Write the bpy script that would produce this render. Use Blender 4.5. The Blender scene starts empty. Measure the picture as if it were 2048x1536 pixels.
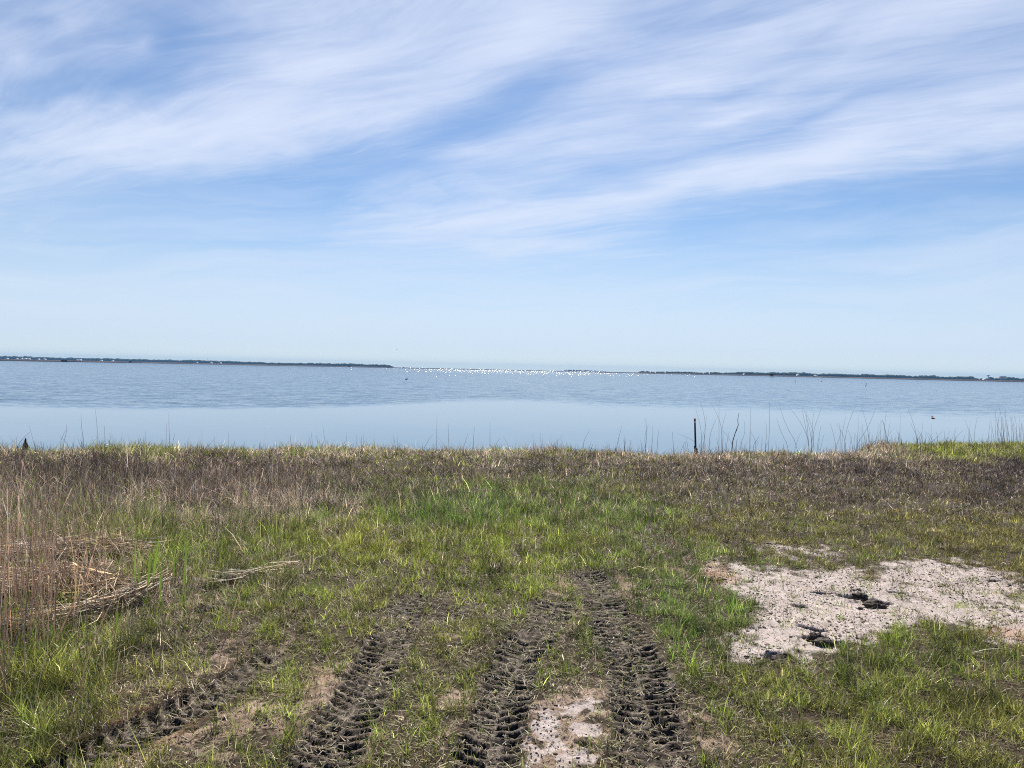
import bpy, math, random
import numpy as np
from mathutils import Vector, Matrix

R = math.radians
random.seed(7)
rng = np.random.default_rng(11)
scene = bpy.context.scene
COL = scene.collection

# ------------------------------------------------------------------ camera
PW, PH, F = 2048.0, 1536.0, 1420.0
EYE = 1.60
ROLL = R(1.217)
PITCH = math.atan(29.5 / F)
WATER_Z = -0.35
fwd = np.array([0, math.cos(PITCH), -math.sin(PITCH)])
r0 = np.array([1.0, 0, 0]); u0 = np.array([0, math.sin(PITCH), math.cos(PITCH)])
cr = r0 * math.cos(ROLL) + u0 * math.sin(ROLL)
cu = -r0 * math.sin(ROLL) + u0 * math.cos(ROLL)
camd = bpy.data.cameras.new('camera')
cam = bpy.data.objects.new('camera', camd); COL.objects.link(cam)
camd.sensor_width = 36.0; camd.lens = 36.0 * F / PW
camd.clip_start = 0.05; camd.clip_end = 20000
M = Matrix(((cr[0], cu[0], -fwd[0], 0), (cr[1], cu[1], -fwd[1], 0), (cr[2], cu[2], -fwd[2], EYE), (0, 0, 0, 1)))
cam.matrix_world = M
scene.camera = cam

def px_dir(x, y):
    d = fwd * F + cr * (x - PW / 2) - cu * (y - PH / 2)
    return d
def px_ground(x, y, z=0.0):
    d = px_dir(x, y); t = (z - EYE) / d[2]
    return np.array([d[0] * t, d[1] * t, z])
def px_at(x, y, dist):                       # a point at horizontal depth dist along that sight line
    d = px_dir(x, y); t = dist / d[1]
    return np.array([d[0] * t, d[1] * t, EYE + d[2] * t])
def to_px(P):                                # world -> photo pixel (arrays)
    Q = P - np.array([0, 0, EYE])
    w = np.maximum(Q @ fwd, 1e-3)
    return PW / 2 + F * (Q @ cr) / w, PH / 2 - F * (Q @ cu) / w

# ------------------------------------------------------------------ light
SUN_EL, SUN_AZ = R(47), R(1.5)               # azimuth from +Y towards +X
sunv = Vector((math.sin(SUN_AZ) * math.cos(SUN_EL), math.cos(SUN_AZ) * math.cos(SUN_EL), math.sin(SUN_EL)))
sd = bpy.data.lights.new('sun', 'SUN'); sd.energy = 5.0; sd.angle = R(0.53); sd.color = (1.0, 0.93, 0.81)
sun = bpy.data.objects.new('sun', sd); COL.objects.link(sun)
sun.rotation_euler = sunv.to_track_quat('Z', 'Y').to_euler()
scene.view_settings.view_transform = 'Standard'
scene.view_settings.look = 'None'
scene.view_settings.gamma = 1.0
scene.view_settings.exposure = 0.56

# ------------------------------------------------------------------ node helper
class NT:
    def __init__(s, tree): s.t = tree; s.n = tree.nodes; s.l = tree.links; s.n.clear()
    def new(s, typ, **kw):
        n = s.n.new(typ)
        for k, v in kw.items(): setattr(n, k, v)
        return n
    def put(s, sock, v):
        if isinstance(v, bpy.types.NodeSocket): s.l.new(v, sock)
        else: sock.default_value = v
    def math(s, op, a, b=None, c=None, clamp=False):
        n = s.new('ShaderNodeMath', operation=op, use_clamp=clamp)
        s.put(n.inputs[0], a)
        if b is not None: s.put(n.inputs[1], b)
        if c is not None: s.put(n.inputs[2], c)
        return n.outputs[0]
    def vmath(s, op, a, b=None, sc=None):
        n = s.new('ShaderNodeVectorMath', operation=op)
        s.put(n.inputs[0], a)
        if b is not None: s.put(n.inputs[1], b)
        if sc is not None: s.put(n.inputs['Scale'], sc)
        return n.outputs['Value' if op in ('LENGTH', 'DOT_PRODUCT') else 'Vector']
    def comb(s, x, y, z=0.0):
        n = s.new('ShaderNodeCombineXYZ')
        for i, v in enumerate((x, y, z)): s.put(n.inputs[i], v)
        return n.outputs[0]
    def sep(s, v):
        n = s.new('ShaderNodeSeparateXYZ'); s.l.new(v, n.inputs[0]); return n.outputs
    def noise(s, vec, scale, detail=4, rough=0.5, dist=0.0, lac=2.0, out='Fac'):
        n = s.new('ShaderNodeTexNoise')
        if vec is not None: s.l.new(vec, n.inputs['Vector'])
        n.inputs['Scale'].default_value = scale; n.inputs['Detail'].default_value = detail
        n.inputs['Roughness'].default_value = rough; n.inputs['Distortion'].default_value = dist
        n.inputs['Lacunarity'].default_value = lac
        return n.outputs[out]
    def mapr(s, v, a, b, c=0.0, d=1.0, smooth=False):
        n = s.new('ShaderNodeMapRange'); n.interpolation_type = 'SMOOTHSTEP' if smooth else 'LINEAR'
        s.put(n.inputs[0], v)
        for i, x in enumerate((a, b, c, d)): s.put(n.inputs[i + 1], x)
        return n.outputs[0]
    def mapping(s, v, loc=(0, 0, 0), rot=(0, 0, 0), scale=(1, 1, 1), typ='POINT'):
        n = s.new('ShaderNodeMapping', vector_type=typ); s.l.new(v, n.inputs[0])
        n.inputs['Location'].default_value = loc; n.inputs['Rotation'].default_value = rot
        n.inputs['Scale'].default_value = scale
        return n.outputs[0]
    def mix(s, f, a, b, blend='MIX'):
        n = s.new('ShaderNodeMix', data_type='RGBA', blend_type=blend)
        s.put(n.inputs[0], f)
        for sock, v in ((n.inputs[6], a), (n.inputs[7], b)):
            if isinstance(v, bpy.types.NodeSocket): s.l.new(v, sock)
            else: sock.default_value = (*v, 1) if len(v) == 3 else v
        return n.outputs[2]
    def attr(s, name, out='Fac'):
        n = s.new('ShaderNodeAttribute', attribute_name=name); return n.outputs[out]

def srgb(r, g, b):
    return tuple(((c / 255) / 12.92 if c / 255 <= 0.04045 else ((c / 255 + 0.055) / 1.055) ** 2.4) for c in (r, g, b))

# ------------------------------------------------------------------ sky with cirrus
world = bpy.data.worlds.new('World'); scene.world = world; world.use_nodes = True
w = NT(world.node_tree)
sky = w.new('ShaderNodeTexSky', sky_type='NISHITA')
sky.sun_disc = False; sky.sun_elevation = SUN_EL; sky.sun_rotation = SUN_AZ
sky.altitude = 0; sky.air_density = 1.0; sky.dust_density = 0.2; sky.ozone_density = 2.2
tc = w.new('ShaderNodeTexCoord').outputs['Generated']
dx, dy, dz = w.sep(tc)
az = w.math('ARCTAN2', dx, dy)
el = w.math('ARCSINE', w.math('MINIMUM', w.math('MAXIMUM', dz, -1.0), 1.0))
ael = w.comb(az, el)
warp = w.vmath('SUBTRACT', w.noise(ael, 5.0, 3, 0.5, out='Color'), (0.5, 0.5, 0.5))
aelw = w.vmath('ADD', ael, w.vmath('SCALE', warp, sc=0.07))
iz = w.math('DIVIDE', 1.0, w.math('ADD', w.math('MAXIMUM', dz, 0.0), 0.045))
plane = w.comb(w.math('MULTIPLY', dx, iz), w.math('MULTIPLY', dy, iz))
pw = w.vmath('ADD', plane, w.vmath('SCALE', w.vmath('SUBTRACT', w.noise(plane, 0.55, 3, out='Color'), (0.5, 0.5, 0.5)), sc=0.7))
def streak(v, ang, sx, sy, loc=(0, 0, 0)):
    return w.mapping(v, loc=loc, rot=(0, 0, R(ang)), scale=(1 / sx, 1 / sy, 1), typ='TEXTURE')
st1 = w.noise(streak(pw, -29, .30, 1.5), 1.0, 7, 0.58, 0.4)
st2 = w.noise(streak(pw, -28, .9, 4.0, (3, 7, 0)), 1.0, 8, 0.68, 1.0)
st3 = w.noise(streak(pw, -30, 1.5, 17.0, (1, 2, 0)), 1.0, 6, 0.66, 0.9)

def blob(x, y, lx, ly, ang, wt):
    """soft ellipse of cloud (wt>0) or clear sky (wt<0), centre/axes measured off the photograph, placed by direction"""
    d = px_dir(x, y); n = np.linalg.norm(d)
    a_, e_ = math.atan2(d[0], d[1]), math.asin(d[2] / n)
    v = w.mapping(aelw, loc=(a_, e_, 0), rot=(0, 0, R(ang)), scale=(lx / F * 1.35, ly / F * 1.35, 1), typ='TEXTURE')
    g = w.new('ShaderNodeTexGradient', gradient_type='QUADRATIC_SPHERE'); w.l.new(v, g.inputs[0])
    return w.math('MULTIPLY', g.outputs['Fac'], wt)
blobs = [
    # clear gaps
    (620, 385, 420, 85, 12, -0.62), (930, 250, 260, 65, 24, -0.50), (1080, 180, 160, 60, 22, -0.35), (1220, 345, 130, 45, 10, -0.35),
    (1750, 440, 480, 75, 4, -0.75), (1950, 420, 260, 70, 4, -0.45), (1500, 490, 420, 50, 3, -0.30), (300, 415, 200, 60, 5, -0.30),
    (360, 70, 130, 110, 20, -0.42), (110, 170, 130, 55, 15, -0.30), (520, 480, 360, 45, 3, -0.25),
    (250, 180, 250, 60, 15, -0.25), (60, 30, 150, 50, 10, -0.3), (1500, 165, 220, 22, 16, -0.22), (1560, 255, 300, 20, 14, -0.25), (1650, 50, 90, 20, 18, -0.2),
    # cloud bands
    (1250, 400, 620, 46, 11, 0.60), (1700, 300, 420, 60, 11, 0.42), (1990, 250, 260, 60, 9, 0.30), (1080, 496, 300, 26, 1, 0.50), (700, 560, 700, 60, 2, .30), (850, 455, 260, 30, 8, .35), (940, 300, 110, 30, 12, 0.42),
    (1330, 170, 420, 60, 20, 0.30), (1460, 235, 120, 14, 17, 0.35), (1050, 60, 360, 130, 24, 0.62), (620, 150, 340, 110, 28, 0.36), (450, 260, 420, 60, 16, .30),
    (700, 250, 330, 50, 20, 0.30), (200, 300, 330, 60, 10, 0.28), (40, 110, 90, 80, 20, 0.34), (330, 340, 300, 22, 12, 0.22), (880, 430, 250, 24, 9, 0.28),
    (1700, 100, 520, 110, 14, 0.22), (150, 45, 40, 40, -50, 0.25), (305, 80, 25, 60, -25, 0.2), (1250, 578, 420, 14, 0, 0.16),
]
acc = None
for b in blobs:
    o = blob(*b); acc = o if acc is None else w.math('ADD', acc, o)
base = w.math('ADD', w.math('MULTIPLY', w.math('SUBTRACT', st1, 0.5), 1.15), w.math('MULTIPLY', w.math('SUBTRACT', st2, 0.5), .80))
base = w.math('ADD', base, w.math('MULTIPLY', w.math('SUBTRACT', st3, 0.5), 0.32))
# wisps fade into an even milky veil close to the horizon
lowfade = w.mapr(dz, 0.06, 0.24, 0.12, 1.0, smooth=True)
dens = w.math('ADD', w.math('MULTIPLY', base, lowfade), w.math('ADD', acc, 0.34))
puff = w.math('MULTIPLY', w.math('SUBTRACT', w.noise(streak(pw, -29, 1.6, 3.2, (5, 1, 0)), 1.0, 6, 0.6, 0.6), 0.5), 0.85)
dens = w.math('ADD', dens, w.math('MULTIPLY', puff, lowfade))
dens = w.mapr(dens, -0.27, 1.10, 0.10, 0.98, smooth=True)
low = w.noise(w.mapping(aelw, rot=(0, 0, R(3)), scale=(1 / 2.2, 1 / 26.0, 1), typ='TEXTURE'), 1.0, 6, 0.6, 0.6)
veil = w.math('ADD', w.mapr(dz, 0.0, 0.29, 0.92, 0.0, smooth=True), w.math('MULTIPLY', w.math('SUBTRACT', low, .46), w.mapr(dz, .03, .12, .25, 1.1)))
dens = w.math('MAXIMUM', dens, w.math('MULTIPLY', veil, w.mapr(dz, .22, .34, 1.0, 0.0, smooth=True)), clamp=True)
cloudcol = w.mix(w.mapr(dz, 0.0, 0.3), (6.7, 7.85, 9.3), (7.4, 8.15, 9.9))
skyc = w.mix(1.0, sky.outputs[0], (0.68, 0.84, 1.0), 'MULTIPLY')
cloudcol = w.mix(w.mapr(dz, 0.0, 0.035, 1.0, 0.0, smooth=True), cloudcol, (8.0, 9.1, 9.2))
# cirrus kept to the bay ahead; removed from unseen sky to cut fill light
ahead = w.math('MULTIPLY', w.mapr(dy, -.05, .45, 0.0, 1.0, smooth=True), w.mapr(dz, .62, .88, 1.0, .15, smooth=True))
dens = w.math('MULTIPLY', dens, ahead)
col = w.mix(w.math('MULTIPLY', dens, 0.94), skyc, cloudcol)
bg = w.new('ShaderNodeBackground'); w.l.new(col, bg.inputs[0]); bg.inputs[1].default_value = 0.0695
wo = w.new('ShaderNodeOutputWorld'); w.l.new(bg.outputs[0], wo.inputs[0])

# ------------------------------------------------------------------ numpy noise
_perm = np.arange(512); rng.shuffle(_perm); _perm = np.concatenate([_perm, _perm])
_ang = rng.uniform(0, 2 * np.pi, 1024)
def pnoise(x, y, seed=0):
    x = np.asarray(x, float) + seed * 17.13; y = np.asarray(y, float) + seed * 7.77
    xi = np.floor(x).astype(np.int64); yi = np.floor(y).astype(np.int64)
    xf = x - xi; yf = y - yi
    u = xf * xf * xf * (xf * (xf * 6 - 15) + 10); v = yf * yf * yf * (yf * (yf * 6 - 15) + 10)
    def g(ix, iy, fx, fy):
        h = _ang[_perm[(_perm[ix & 511] + iy) & 511]]
        return np.cos(h) * fx + np.sin(h) * fy
    a = g(xi, yi, xf, yf); b = g(xi + 1, yi, xf - 1, yf)
    c = g(xi, yi + 1, xf, yf - 1); d = g(xi + 1, yi + 1, xf - 1, yf - 1)
    return (a + u * (b - a) + v * ((c + u * (d - c)) - (a + u * (b - a)))) * 1.4
def fbm(x, y, oct=4, seed=0, gain=0.5):
    s = 0; a = 1.0; f = 1.0
    for i in range(oct):
        s = s + a * pnoise(x * f, y * f, seed + i * 3); a *= gain; f *= 2.03
    return s
def sstep(a, b, x):
    t = np.clip((x - a) / (b - a), 0, 1); return t * t * (3 - 2 * t)

# ------------------------------------------------------------------ maps of the ground (drawn over the photo, laid on the ground plane)
GX0, GX1, GY0, GY1, GS = -512, 2560, 840, 1700, 4
gw, gh = (GX1 - GX0) // GS, (GY1 - GY0) // GS
ggx, ggy = np.meshgrid(GX0 + (np.arange(gw) + .5) * GS, GY0 + (np.arange(gh) + .5) * GS)
def poly_mask(pts):
    m = np.zeros(ggx.shape, bool); n = len(pts)
    for i in range(n):
        x1, y1 = pts[i]; x2, y2 = pts[(i + 1) % n]
        c = ((y1 > ggy) != (y2 > ggy)) & (ggx < (x2 - x1) * (ggy - y1) / ((y2 - y1) or 1e-9) + x1)
        m ^= c
    return m.astype(float)
def blur(m, r):
    k = np.exp(-0.5 * (np.arange(-3 * r, 3 * r + 1) / r) ** 2); k /= k.sum()
    p = np.pad(m, ((0, 0), (3 * r, 3 * r)), mode='edge'); m = sum(k[i] * p[:, i:i + m.shape[1]] for i in range(len(k)))
    p = np.pad(m, ((3 * r, 3 * r), (0, 0)), mode='edge'); m = sum(k[i] * p[i:i + m.shape[0], :] for i in range(len(k)))
    return m
def ell(x, y, rx, ry, ang=0.0):
    a = R(ang); X = (ggx - x) * math.cos(a) + (ggy - y) * math.sin(a); Y = -(ggx - x) * math.sin(a) + (ggy - y) * math.cos(a)
    return np.clip(1.35 - (X / rx) ** 2 - (Y / ry) ** 2, 0, 1)
def sample(m, px, py):
    fx = np.clip((px - GX0) / GS - .5, 0, gw - 1.001); fy = np.clip((py - GY0) / GS - .5, 0, gh - 1.001)
    ix = fx.astype(int); iy = fy.astype(int); fx = fx - ix; fy = fy - iy
    return (m[iy, ix] * (1 - fx) + m[iy, ix + 1] * fx) * (1 - fy) + (m[iy + 1, ix] * (1 - fx) + m[iy + 1, ix + 1] * fx) * fy

sand_m = poly_mask([(1385, 1140), (1440, 1112), (1500, 1120), (1570, 1128), (1680, 1140), (1760, 1122), (1880, 1122), (1960, 1132), (2060, 1165), (2300, 1190),
                    (2560, 1230), (2560, 1330), (2200, 1310), (2048, 1290), (1930, 1256), (1830, 1246), (1760, 1262), (1720, 1300), (1640, 1330), (1530, 1318), (1450, 1322), (1440, 1290), (1500, 1250),
                    (1500, 1215), (1470, 1190), (1440, 1165)])
sand_m = np.maximum(sand_m, .85 * ell(1150, 1475, 70, 95, 10)); sand_m = np.maximum(sand_m, 0.95 * ell(1590, 1097, 135, 13, 4)); sand_m = np.maximum(sand_m, 0.6 * ell(1330, 1132, 40, 12))
for e in [(1545, 1128, 50, 13, 0), (1738, 1146, 26, 14, 0), (1452, 1146, 16, 14, 0), (1640, 1128, 40, 9, 0), (1500, 1165, 22, 9, 0), (1835, 1172, 30, 9, 10), (1760, 1262, 60, 12, 0), (1960, 1215, 40, 8, 0), (2020, 1190, 30, 12, 0), (1500, 1290, 26, 12, 0), (1585, 1140, 22, 6, 0)]:
    sand_m = np.minimum(sand_m, 1 - .95 * np.clip(ell(*e) * 1.3, 0, 1))
sand_m = blur(sand_m, 3)
bare_m = np.zeros_like(ggx)
for e in [(650, 1370, 85, 45, -30, .8), (900, 1390, 90, 50, -20, .7), (1150, 1450, 90, 100, 8, .8), (1140, 1245, 30, 40, -20, .75), (1115, 1172, 55, 14, -8, .8),
          (1245, 1172, 45, 16, 10, .85), (1230, 1200, 20, 30, 0, .6), (520, 1450, 150, 55, -20, .62), (300, 1490, 170, 50, -15, .6), (760, 1250, 25, 25, 0, .5), (870, 1270, 60, 30, 0, .4),
          (1400, 1500, 70, 90, 0, .55), (700, 1500, 110, 50, 0, .6), (1900, 1440, 60, 20, 0, .35), (1650, 1470, 60, 20, 0, .35), (330, 1210, 90, 30, 0, .6), (100, 1360, 120, 40, 0, .4),
          (1360, 1140, 90, 22, 8, .5), (880, 1490, 40, 60, 0, .5), (560, 1290, 80, 25, -20, .5), (420, 1330, 90, 40, -20, .45), (980, 1330, 60, 30, 0, .3), (470, 1230, 60, 30, 0, .35)]:
    bare_m = np.maximum(bare_m, e[5] * ell(*e[:5]))
bare_m = blur(bare_m, 3)
orange_m = np.zeros_like(ggx)
for e in [(1440, 1150, 60, 40, 10, .9), (1260, 1168, 40, 12, 0, 1), (1110, 1172, 40, 12, 0, .8), (2040, 1275, 90, 25, 10, 1), (1850, 1128, 50, 8, 0, .5), (640, 1350, 80, 30, -20, .6), (300, 1460, 180, 50, -15, .7),
          (960, 1145, 120, 30, 0, .2), (2000, 1170, 70, 20, 10, .7), (500, 1370, 120, 40, -20, .4), (150, 1400, 150, 60, 0, .5), (1780, 1285, 60, 20, 0, .5), (1400, 1520, 60, 40, 0, .4)]:
    orange_m = np.maximum(orange_m, e[5] * ell(*e[:5]))
orange_m = blur(orange_m, 4)

# zone table: x, y, green density, dead density, green height, dead height, green hue (0 yellow .. 1 deep green), olive-brown, dead tone (0 pale pink-tan .. 1 dark brown)
Z = np.array([
    (-200.0, 905.0, 0.3, 0.9, 0.12, 0.2, 0.4, 0.2, 0.11), (80.0, 910.0, 0.3, 0.95, 0.12, 0.2, 0.4, 0.2, 0.13), (330.0, 905.0, 0.75, 0.75, 0.13, 0.18, 0.35, 0.0, 0.05), (700.0, 905.0, 0.45, 0.9, 0.12, 0.2, 0.4, 0.0, 0.05), (1000.0, 908.0, 0.4, 0.9, 0.12, 0.2, 0.4, 0.0, 0.08),
    (1400.0, 915.0, 0.3, 0.95, 0.12, 0.2, 0.4, 0.1, 0.1), (1700.0, 915.0, 0.3, 0.95, 0.1, 0.2, 0.4, 0.2, 0.14), (1900.0, 903.0, 1.2, 0.25, 0.12, 0.15, 0.25, 0.0, 0.16), (2100.0, 900.0, 1.2, 0.25, 0.12, 0.15, 0.25, 0.0, 0.16), (2400.0, 900.0, 0.8, 0.6, 0.12, 0.2, 0.3, 0.0, 0.16),
    (-200.0, 945.0, 0.08, 1.1, 0.14, 0.2, 0.5, 0.3, 0.9), (150.0, 945.0, 0.08, 1.1, 0.14, 0.2, 0.5, 0.3, 0.96), (450.0, 945.0, 0.19, 0.88, 0.12, 0.176, 0.3, 0.2, 0.79), (750.0, 940.0, 0.36, 0.52, 0.09, 0.12, 0.25, 0.49, 0.79), (1050.0, 945.0, 0.27, 0.8, 0.1, 0.144, 0.4, 0.49, 0.79),
    (1400.0, 945.0, 0.21, 0.92, 0.1, 0.144, 0.5, 0.62, 0.79), (1700.0, 945.0, 0.12, 1.09, 0.1, 0.144, 0.5, 0.75, 0.96), (2048.0, 940.0, 0.03, 1.26, 0.1, 0.16, 0.5, 0.88, 1.1), (2400.0, 940.0, 0.03, 1.15, 0.1, 0.16, 0.5, 0.88, 1.1),
    (-200.0, 985.0, 0.22, 1.04, 0.22, 0.24, 0.5, 0.2, 0.79), (150.0, 985.0, 0.22, 1.04, 0.2, 0.224, 0.5, 0.2, 0.79), (450.0, 985.0, 0.25, 0.88, 0.16, 0.192, 0.5, 0.2, 0.67), (750.0, 980.0, 0.36, 0.57, 0.14, 0.144, 0.6, 0.23, 0.79), (1050.0, 980.0, 0.48, 0.4, 0.15, 0.128, 0.6, 0.23, 0.67),
    (1400.0, 985.0, 0.36, 0.57, 0.09, 0.112, 0.6, 0.75, 0.79), (1700.0, 985.0, 0.36, 0.57, 0.08, 0.104, 0.6, 1.01, 0.9), (2048.0, 980.0, 0.3, 0.69, 0.08, 0.112, 0.5, 1.27, 1.1), (2400.0, 980.0, 0.3, 0.69, 0.08, 0.112, 0.5, 1.27, 1.1),
    (-200.0, 1040.0, 0.28, 0.88, 0.25, 0.35, 0.5, 0.2, 0.4), (150.0, 1040.0, 0.28, 0.77, 0.22, 0.3, 0.5, 0.2, 0.45), (400.0, 1030.0, 0.3, 0.77, 0.16, 0.22, 0.5, 0.2, 0.4), (560.0, 1020.0, 0.3, 0.88, 0.16, 0.2, 0.7, 0.1, 0.3), (900.0, 1020.0, 0.85, 0.45, 0.17, 0.15, 0.7, 0.0, 0.35), (1200.0, 1030.0, 0.85, 0.35, 0.13, 0.14, 0.7, 0.1, 0.35),
    (1500.0, 1040.0, 0.72, 0.3, 0.07, 0.1, 0.6, 0.7, 0.6), (1800.0, 1040.0, 0.72, 0.25, 0.06, 0.08, 0.6, 0.9, 0.6), (2200.0, 1040.0, 0.72, 0.25, 0.06, 0.08, 0.5, 1.0, 0.7),
    (150.0, 1090.0, 0.6, 0.7, 0.22, 0.3, 0.35, 0.1, 0.3), (400.0, 1100.0, 0.9, 0.3, 0.16, 0.2, 0.4, 0.1, 0.3), (700.0, 1080.0, 0.95, 0.3, 0.1, 0.12, 0.2, 0.1, 0.3), (1050.0, 1090.0, 1.0, 0.2, 0.11, 0.1, 0.3, 0.0, 0.3), (1300.0, 1095.0, 0.85, 0.3, 0.08, 0.1, 0.6, 0.3, 0.4),
    (1600.0, 1080.0, 0.8, 0.2, 0.06, 0.06, 0.6, 0.7, 0.5), (2048.0, 1090.0, 0.9, 0.15, 0.06, 0.06, 0.4, 0.9, 0.5), (2400.0, 1120.0, 0.9, 0.15, 0.06, 0.06, 0.4, 0.9, 0.5),
    (150.0, 1180.0, 0.5, 0.6, 0.2, 0.25, 0.4, 0.1, 0.2), (450.0, 1180.0, 0.65, 0.4, 0.13, 0.16, 0.5, 0.2, 0.3), (750.0, 1160.0, 0.75, 0.35, 0.1, 0.1, 0.3, 0.1, 0.3), (1000.0, 1170.0, 0.85, 0.2, 0.11, 0.1, 0.35, 0.05, 0.3), (1350.0, 1180.0, 0.8, 0.2, 0.09, 0.08, 0.7, 0.1, 0.3),
    (-200.0, 1180.0, 0.5, 0.6, 0.25, 0.3, 0.4, 0.1, 0.2),
    (100.0, 1300.0, 0.75, 0.4, 0.18, 0.2, 0.45, 0.1, 0.3), (400.0, 1300.0, 0.5, 0.4, 0.1, 0.12, 0.4, 0.3, 0.3), (650.0, 1280.0, 0.55, 0.3, 0.09, 0.08, 0.35, 0.2, 0.3), (900.0, 1250.0, 0.6, 0.3, 0.08, 0.08, 0.25, 0.2, 0.3), (1050.0, 1300.0, 0.7, 0.2, 0.09, 0.08, 0.4, 0.2, 0.3), (1400.0, 1250.0, 1.0, 0.15, 0.12, 0.08, 0.6, 0.0, 0.3),
    (-200.0, 1350.0, 0.8, 0.4, 0.2, 0.2, 0.45, 0.1, 0.3), (60.0, 1420.0, 0.8, 0.35, 0.15, 0.15, 0.4, 0.3, 0.3), (300.0, 1430.0, 0.35, 0.3, 0.08, 0.1, 0.3, 0.5, 0.3), (600.0, 1460.0, 0.55, 0.25, 0.1, 0.08, 0.45, 0.2, 0.3), (850.0, 1420.0, 0.6, 0.25, 0.1, 0.08, 0.35, 0.2, 0.3), (1120.0, 1440.0, 0.12, 0.1, 0.09, 0.08, 0.4, 0.2, 0.3),
    (1300.0, 1420.0, 0.15, 0.2, 0.09, 0.1, 0.4, 0.1, 0.3), (1500.0, 1400.0, 1.0, 0.2, 0.1, 0.09, 0.4, 0.2, 0.3), (1800.0, 1360.0, 1.1, 0.15, 0.12, 0.08, 0.4, 0.15, 0.3), (2048.0, 1380.0, 1.0, 0.25, 0.12, 0.1, 0.35, 0.3, 0.3), (2400.0, 1400.0, 1.0, 0.25, 0.12, 0.1, 0.3, 0.3, 0.3),
    (1700.0, 1500.0, 1.0, 0.3, 0.1, 0.09, 0.35, 0.45, 0.3), (2048.0, 1520.0, 1.0, 0.3, 0.11, 0.1, 0.35, 0.5, 0.4), (1450.0, 1520.0, 0.7, 0.3, 0.1, 0.1, 0.4, 0.3, 0.3), (900.0, 1530.0, 0.5, 0.2, 0.1, 0.08, 0.4, 0.2, 0.3), (100.0, 1540.0, 0.7, 0.3, 0.14, 0.12, 0.4, 0.3, 0.3),
])
mat_m = np.zeros_like(ggx)
for e in [(110, 1262, 190, 26, -6), (200, 1185, 110, 45, 20), (100, 1130, 210, 26, 0), (40, 1195, 160, 40, 0)]: mat_m = np.maximum(mat_m, ell(*e))
mat_m = blur(mat_m, 3)
zone_maps = []
num = np.zeros((Z.shape[1] - 2,) + ggx.shape); den = np.zeros(ggx.shape)
for row in Z:
    wgt = 1.0 / ((((ggx - row[0]) / 150.0) ** 2 + ((ggy - row[1]) / 26.0 * np.clip(120.0 / np.maximum(row[1] - 820, 60), .28, 1.0)) ** 2) + 0.02) ** 1.8
    den += wgt
    for k in range(Z.shape[1] - 2): num[k] += wgt * row[k + 2]
zone_maps = num / den

TRACKS = [  # centre line in photo pixels, width (m), strength
    ([(610, 1285), (520, 1340), (420, 1400), (300, 1460), (150, 1530), (60, 1570)], .26, 1.25, .082),
    ([(820, 1175), (812, 1215), (780, 1290), (730, 1380), (680, 1460), (630, 1560)], .28, .9, .066),
    ([(1125, 1185), (1095, 1240), (1045, 1310), (1010, 1380), (990, 1450), (965, 1560)], .29, 1.0, .066),
    ([(1150, 1120), (1175, 1160), (1205, 1210), (1245, 1280), (1275, 1350), (1295, 1430), (1315, 1580)], .35, 1.1, .058),
    ([(920, 1175), (915, 1215), (880, 1280)], .22, .45, .06),
    ([(1270, 1185), (1300, 1215), (1330, 1250)], .22, .5, .06),
]
track_w = [(np.array([px_ground(*p)[:2] for p in pts]), wd, s, sp) for pts, wd, s, sp in TRACKS]
def track_fields(X, Y):
    rut = np.zeros_like(X); lug = np.zeros_like(X); berm = np.zeros_like(X)
    wob = fbm(X * 2.5, Y * 2.5, 2, 41) * .05
    for k, (P, wd, st, sp) in enumerate(track_w):
        best = np.full(X.shape, 1e9); bt = np.zeros_like(X); bs = np.zeros_like(X); s0 = 0.0
        for i in range(len(P) - 1):
            a, b = P[i], P[i + 1]; L = np.linalg.norm(b - a); t = (b - a) / L
            q = np.clip((X - a[0]) * t[0] + (Y - a[1]) * t[1], 0, L)
            ddx = X - a[0] - t[0] * q; ddy = Y - a[1] - t[1] * q
            d = ddx ** 2 + ddy ** 2; m = d < best
            best = np.where(m, d, best); bt = np.where(m, ddx * t[1] - ddy * t[0], bt); bs = np.where(m, s0 + q, bs); s0 += L
        d = np.sqrt(best) + wob * .6; h = wd / 2
        inside = 1 - sstep(h * .8, h * 1.08, d)
        tl = bt / h
        ph = bs / sp + np.abs(tl) ** 1.5 * .9 * np.where(tl > 0, 1, .8) + np.where(tl > 0, .5, 0) + fbm(X * 4, Y * 4, 2, 50 + k) * .22
        # pressed pits between thin raised ribs; broken up across the tread
        brk = sstep(-.9, -.1, fbm(X * 13, Y * 13, 2, 60 + k) + .25 * np.cos(tl * 9)) * sstep(.0, .12, np.abs(tl))
        lg = sstep(-.55, .15, np.sin(ph * 2 * np.pi)) * brk * (.6 + .4 * sstep(-.3, .4, fbm(X * 4, Y * 4, 2, 70 + k)))
        fade = sstep(0, .5, bs) * st * (.45 + .55 * sstep(-.45, .15, fbm(X * 1.9, Y * 1.9, 3, 80 + k) + .35 * (3.9 - Y)))
        rut = np.maximum(rut, inside * fade); lug = np.where(inside * fade > .05, np.maximum(lug, lg * inside * fade), lug)
        berm = np.maximum(berm, np.exp(-((d - h * 1.18) / (h * .22)) ** 2) * fade)
    return rut, lug, berm

# bank line: distance of the grassy edge over x
def bank_y(x):
    return np.interp(x, [-60, -14, -8, -3, 0, 4, 6.5, 8.0, 10, 14, 60], [9, 11.8, 12.3, 13.2, 13.5, 13.8, 14.3, 15.9, 17.0, 17.8, 21]) + fbm(x * .45, x * 0 + 3.3, 3, 9) * .45 + fbm(x * 2.2, x * 0 + 8.3, 2, 10) * .18

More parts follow.
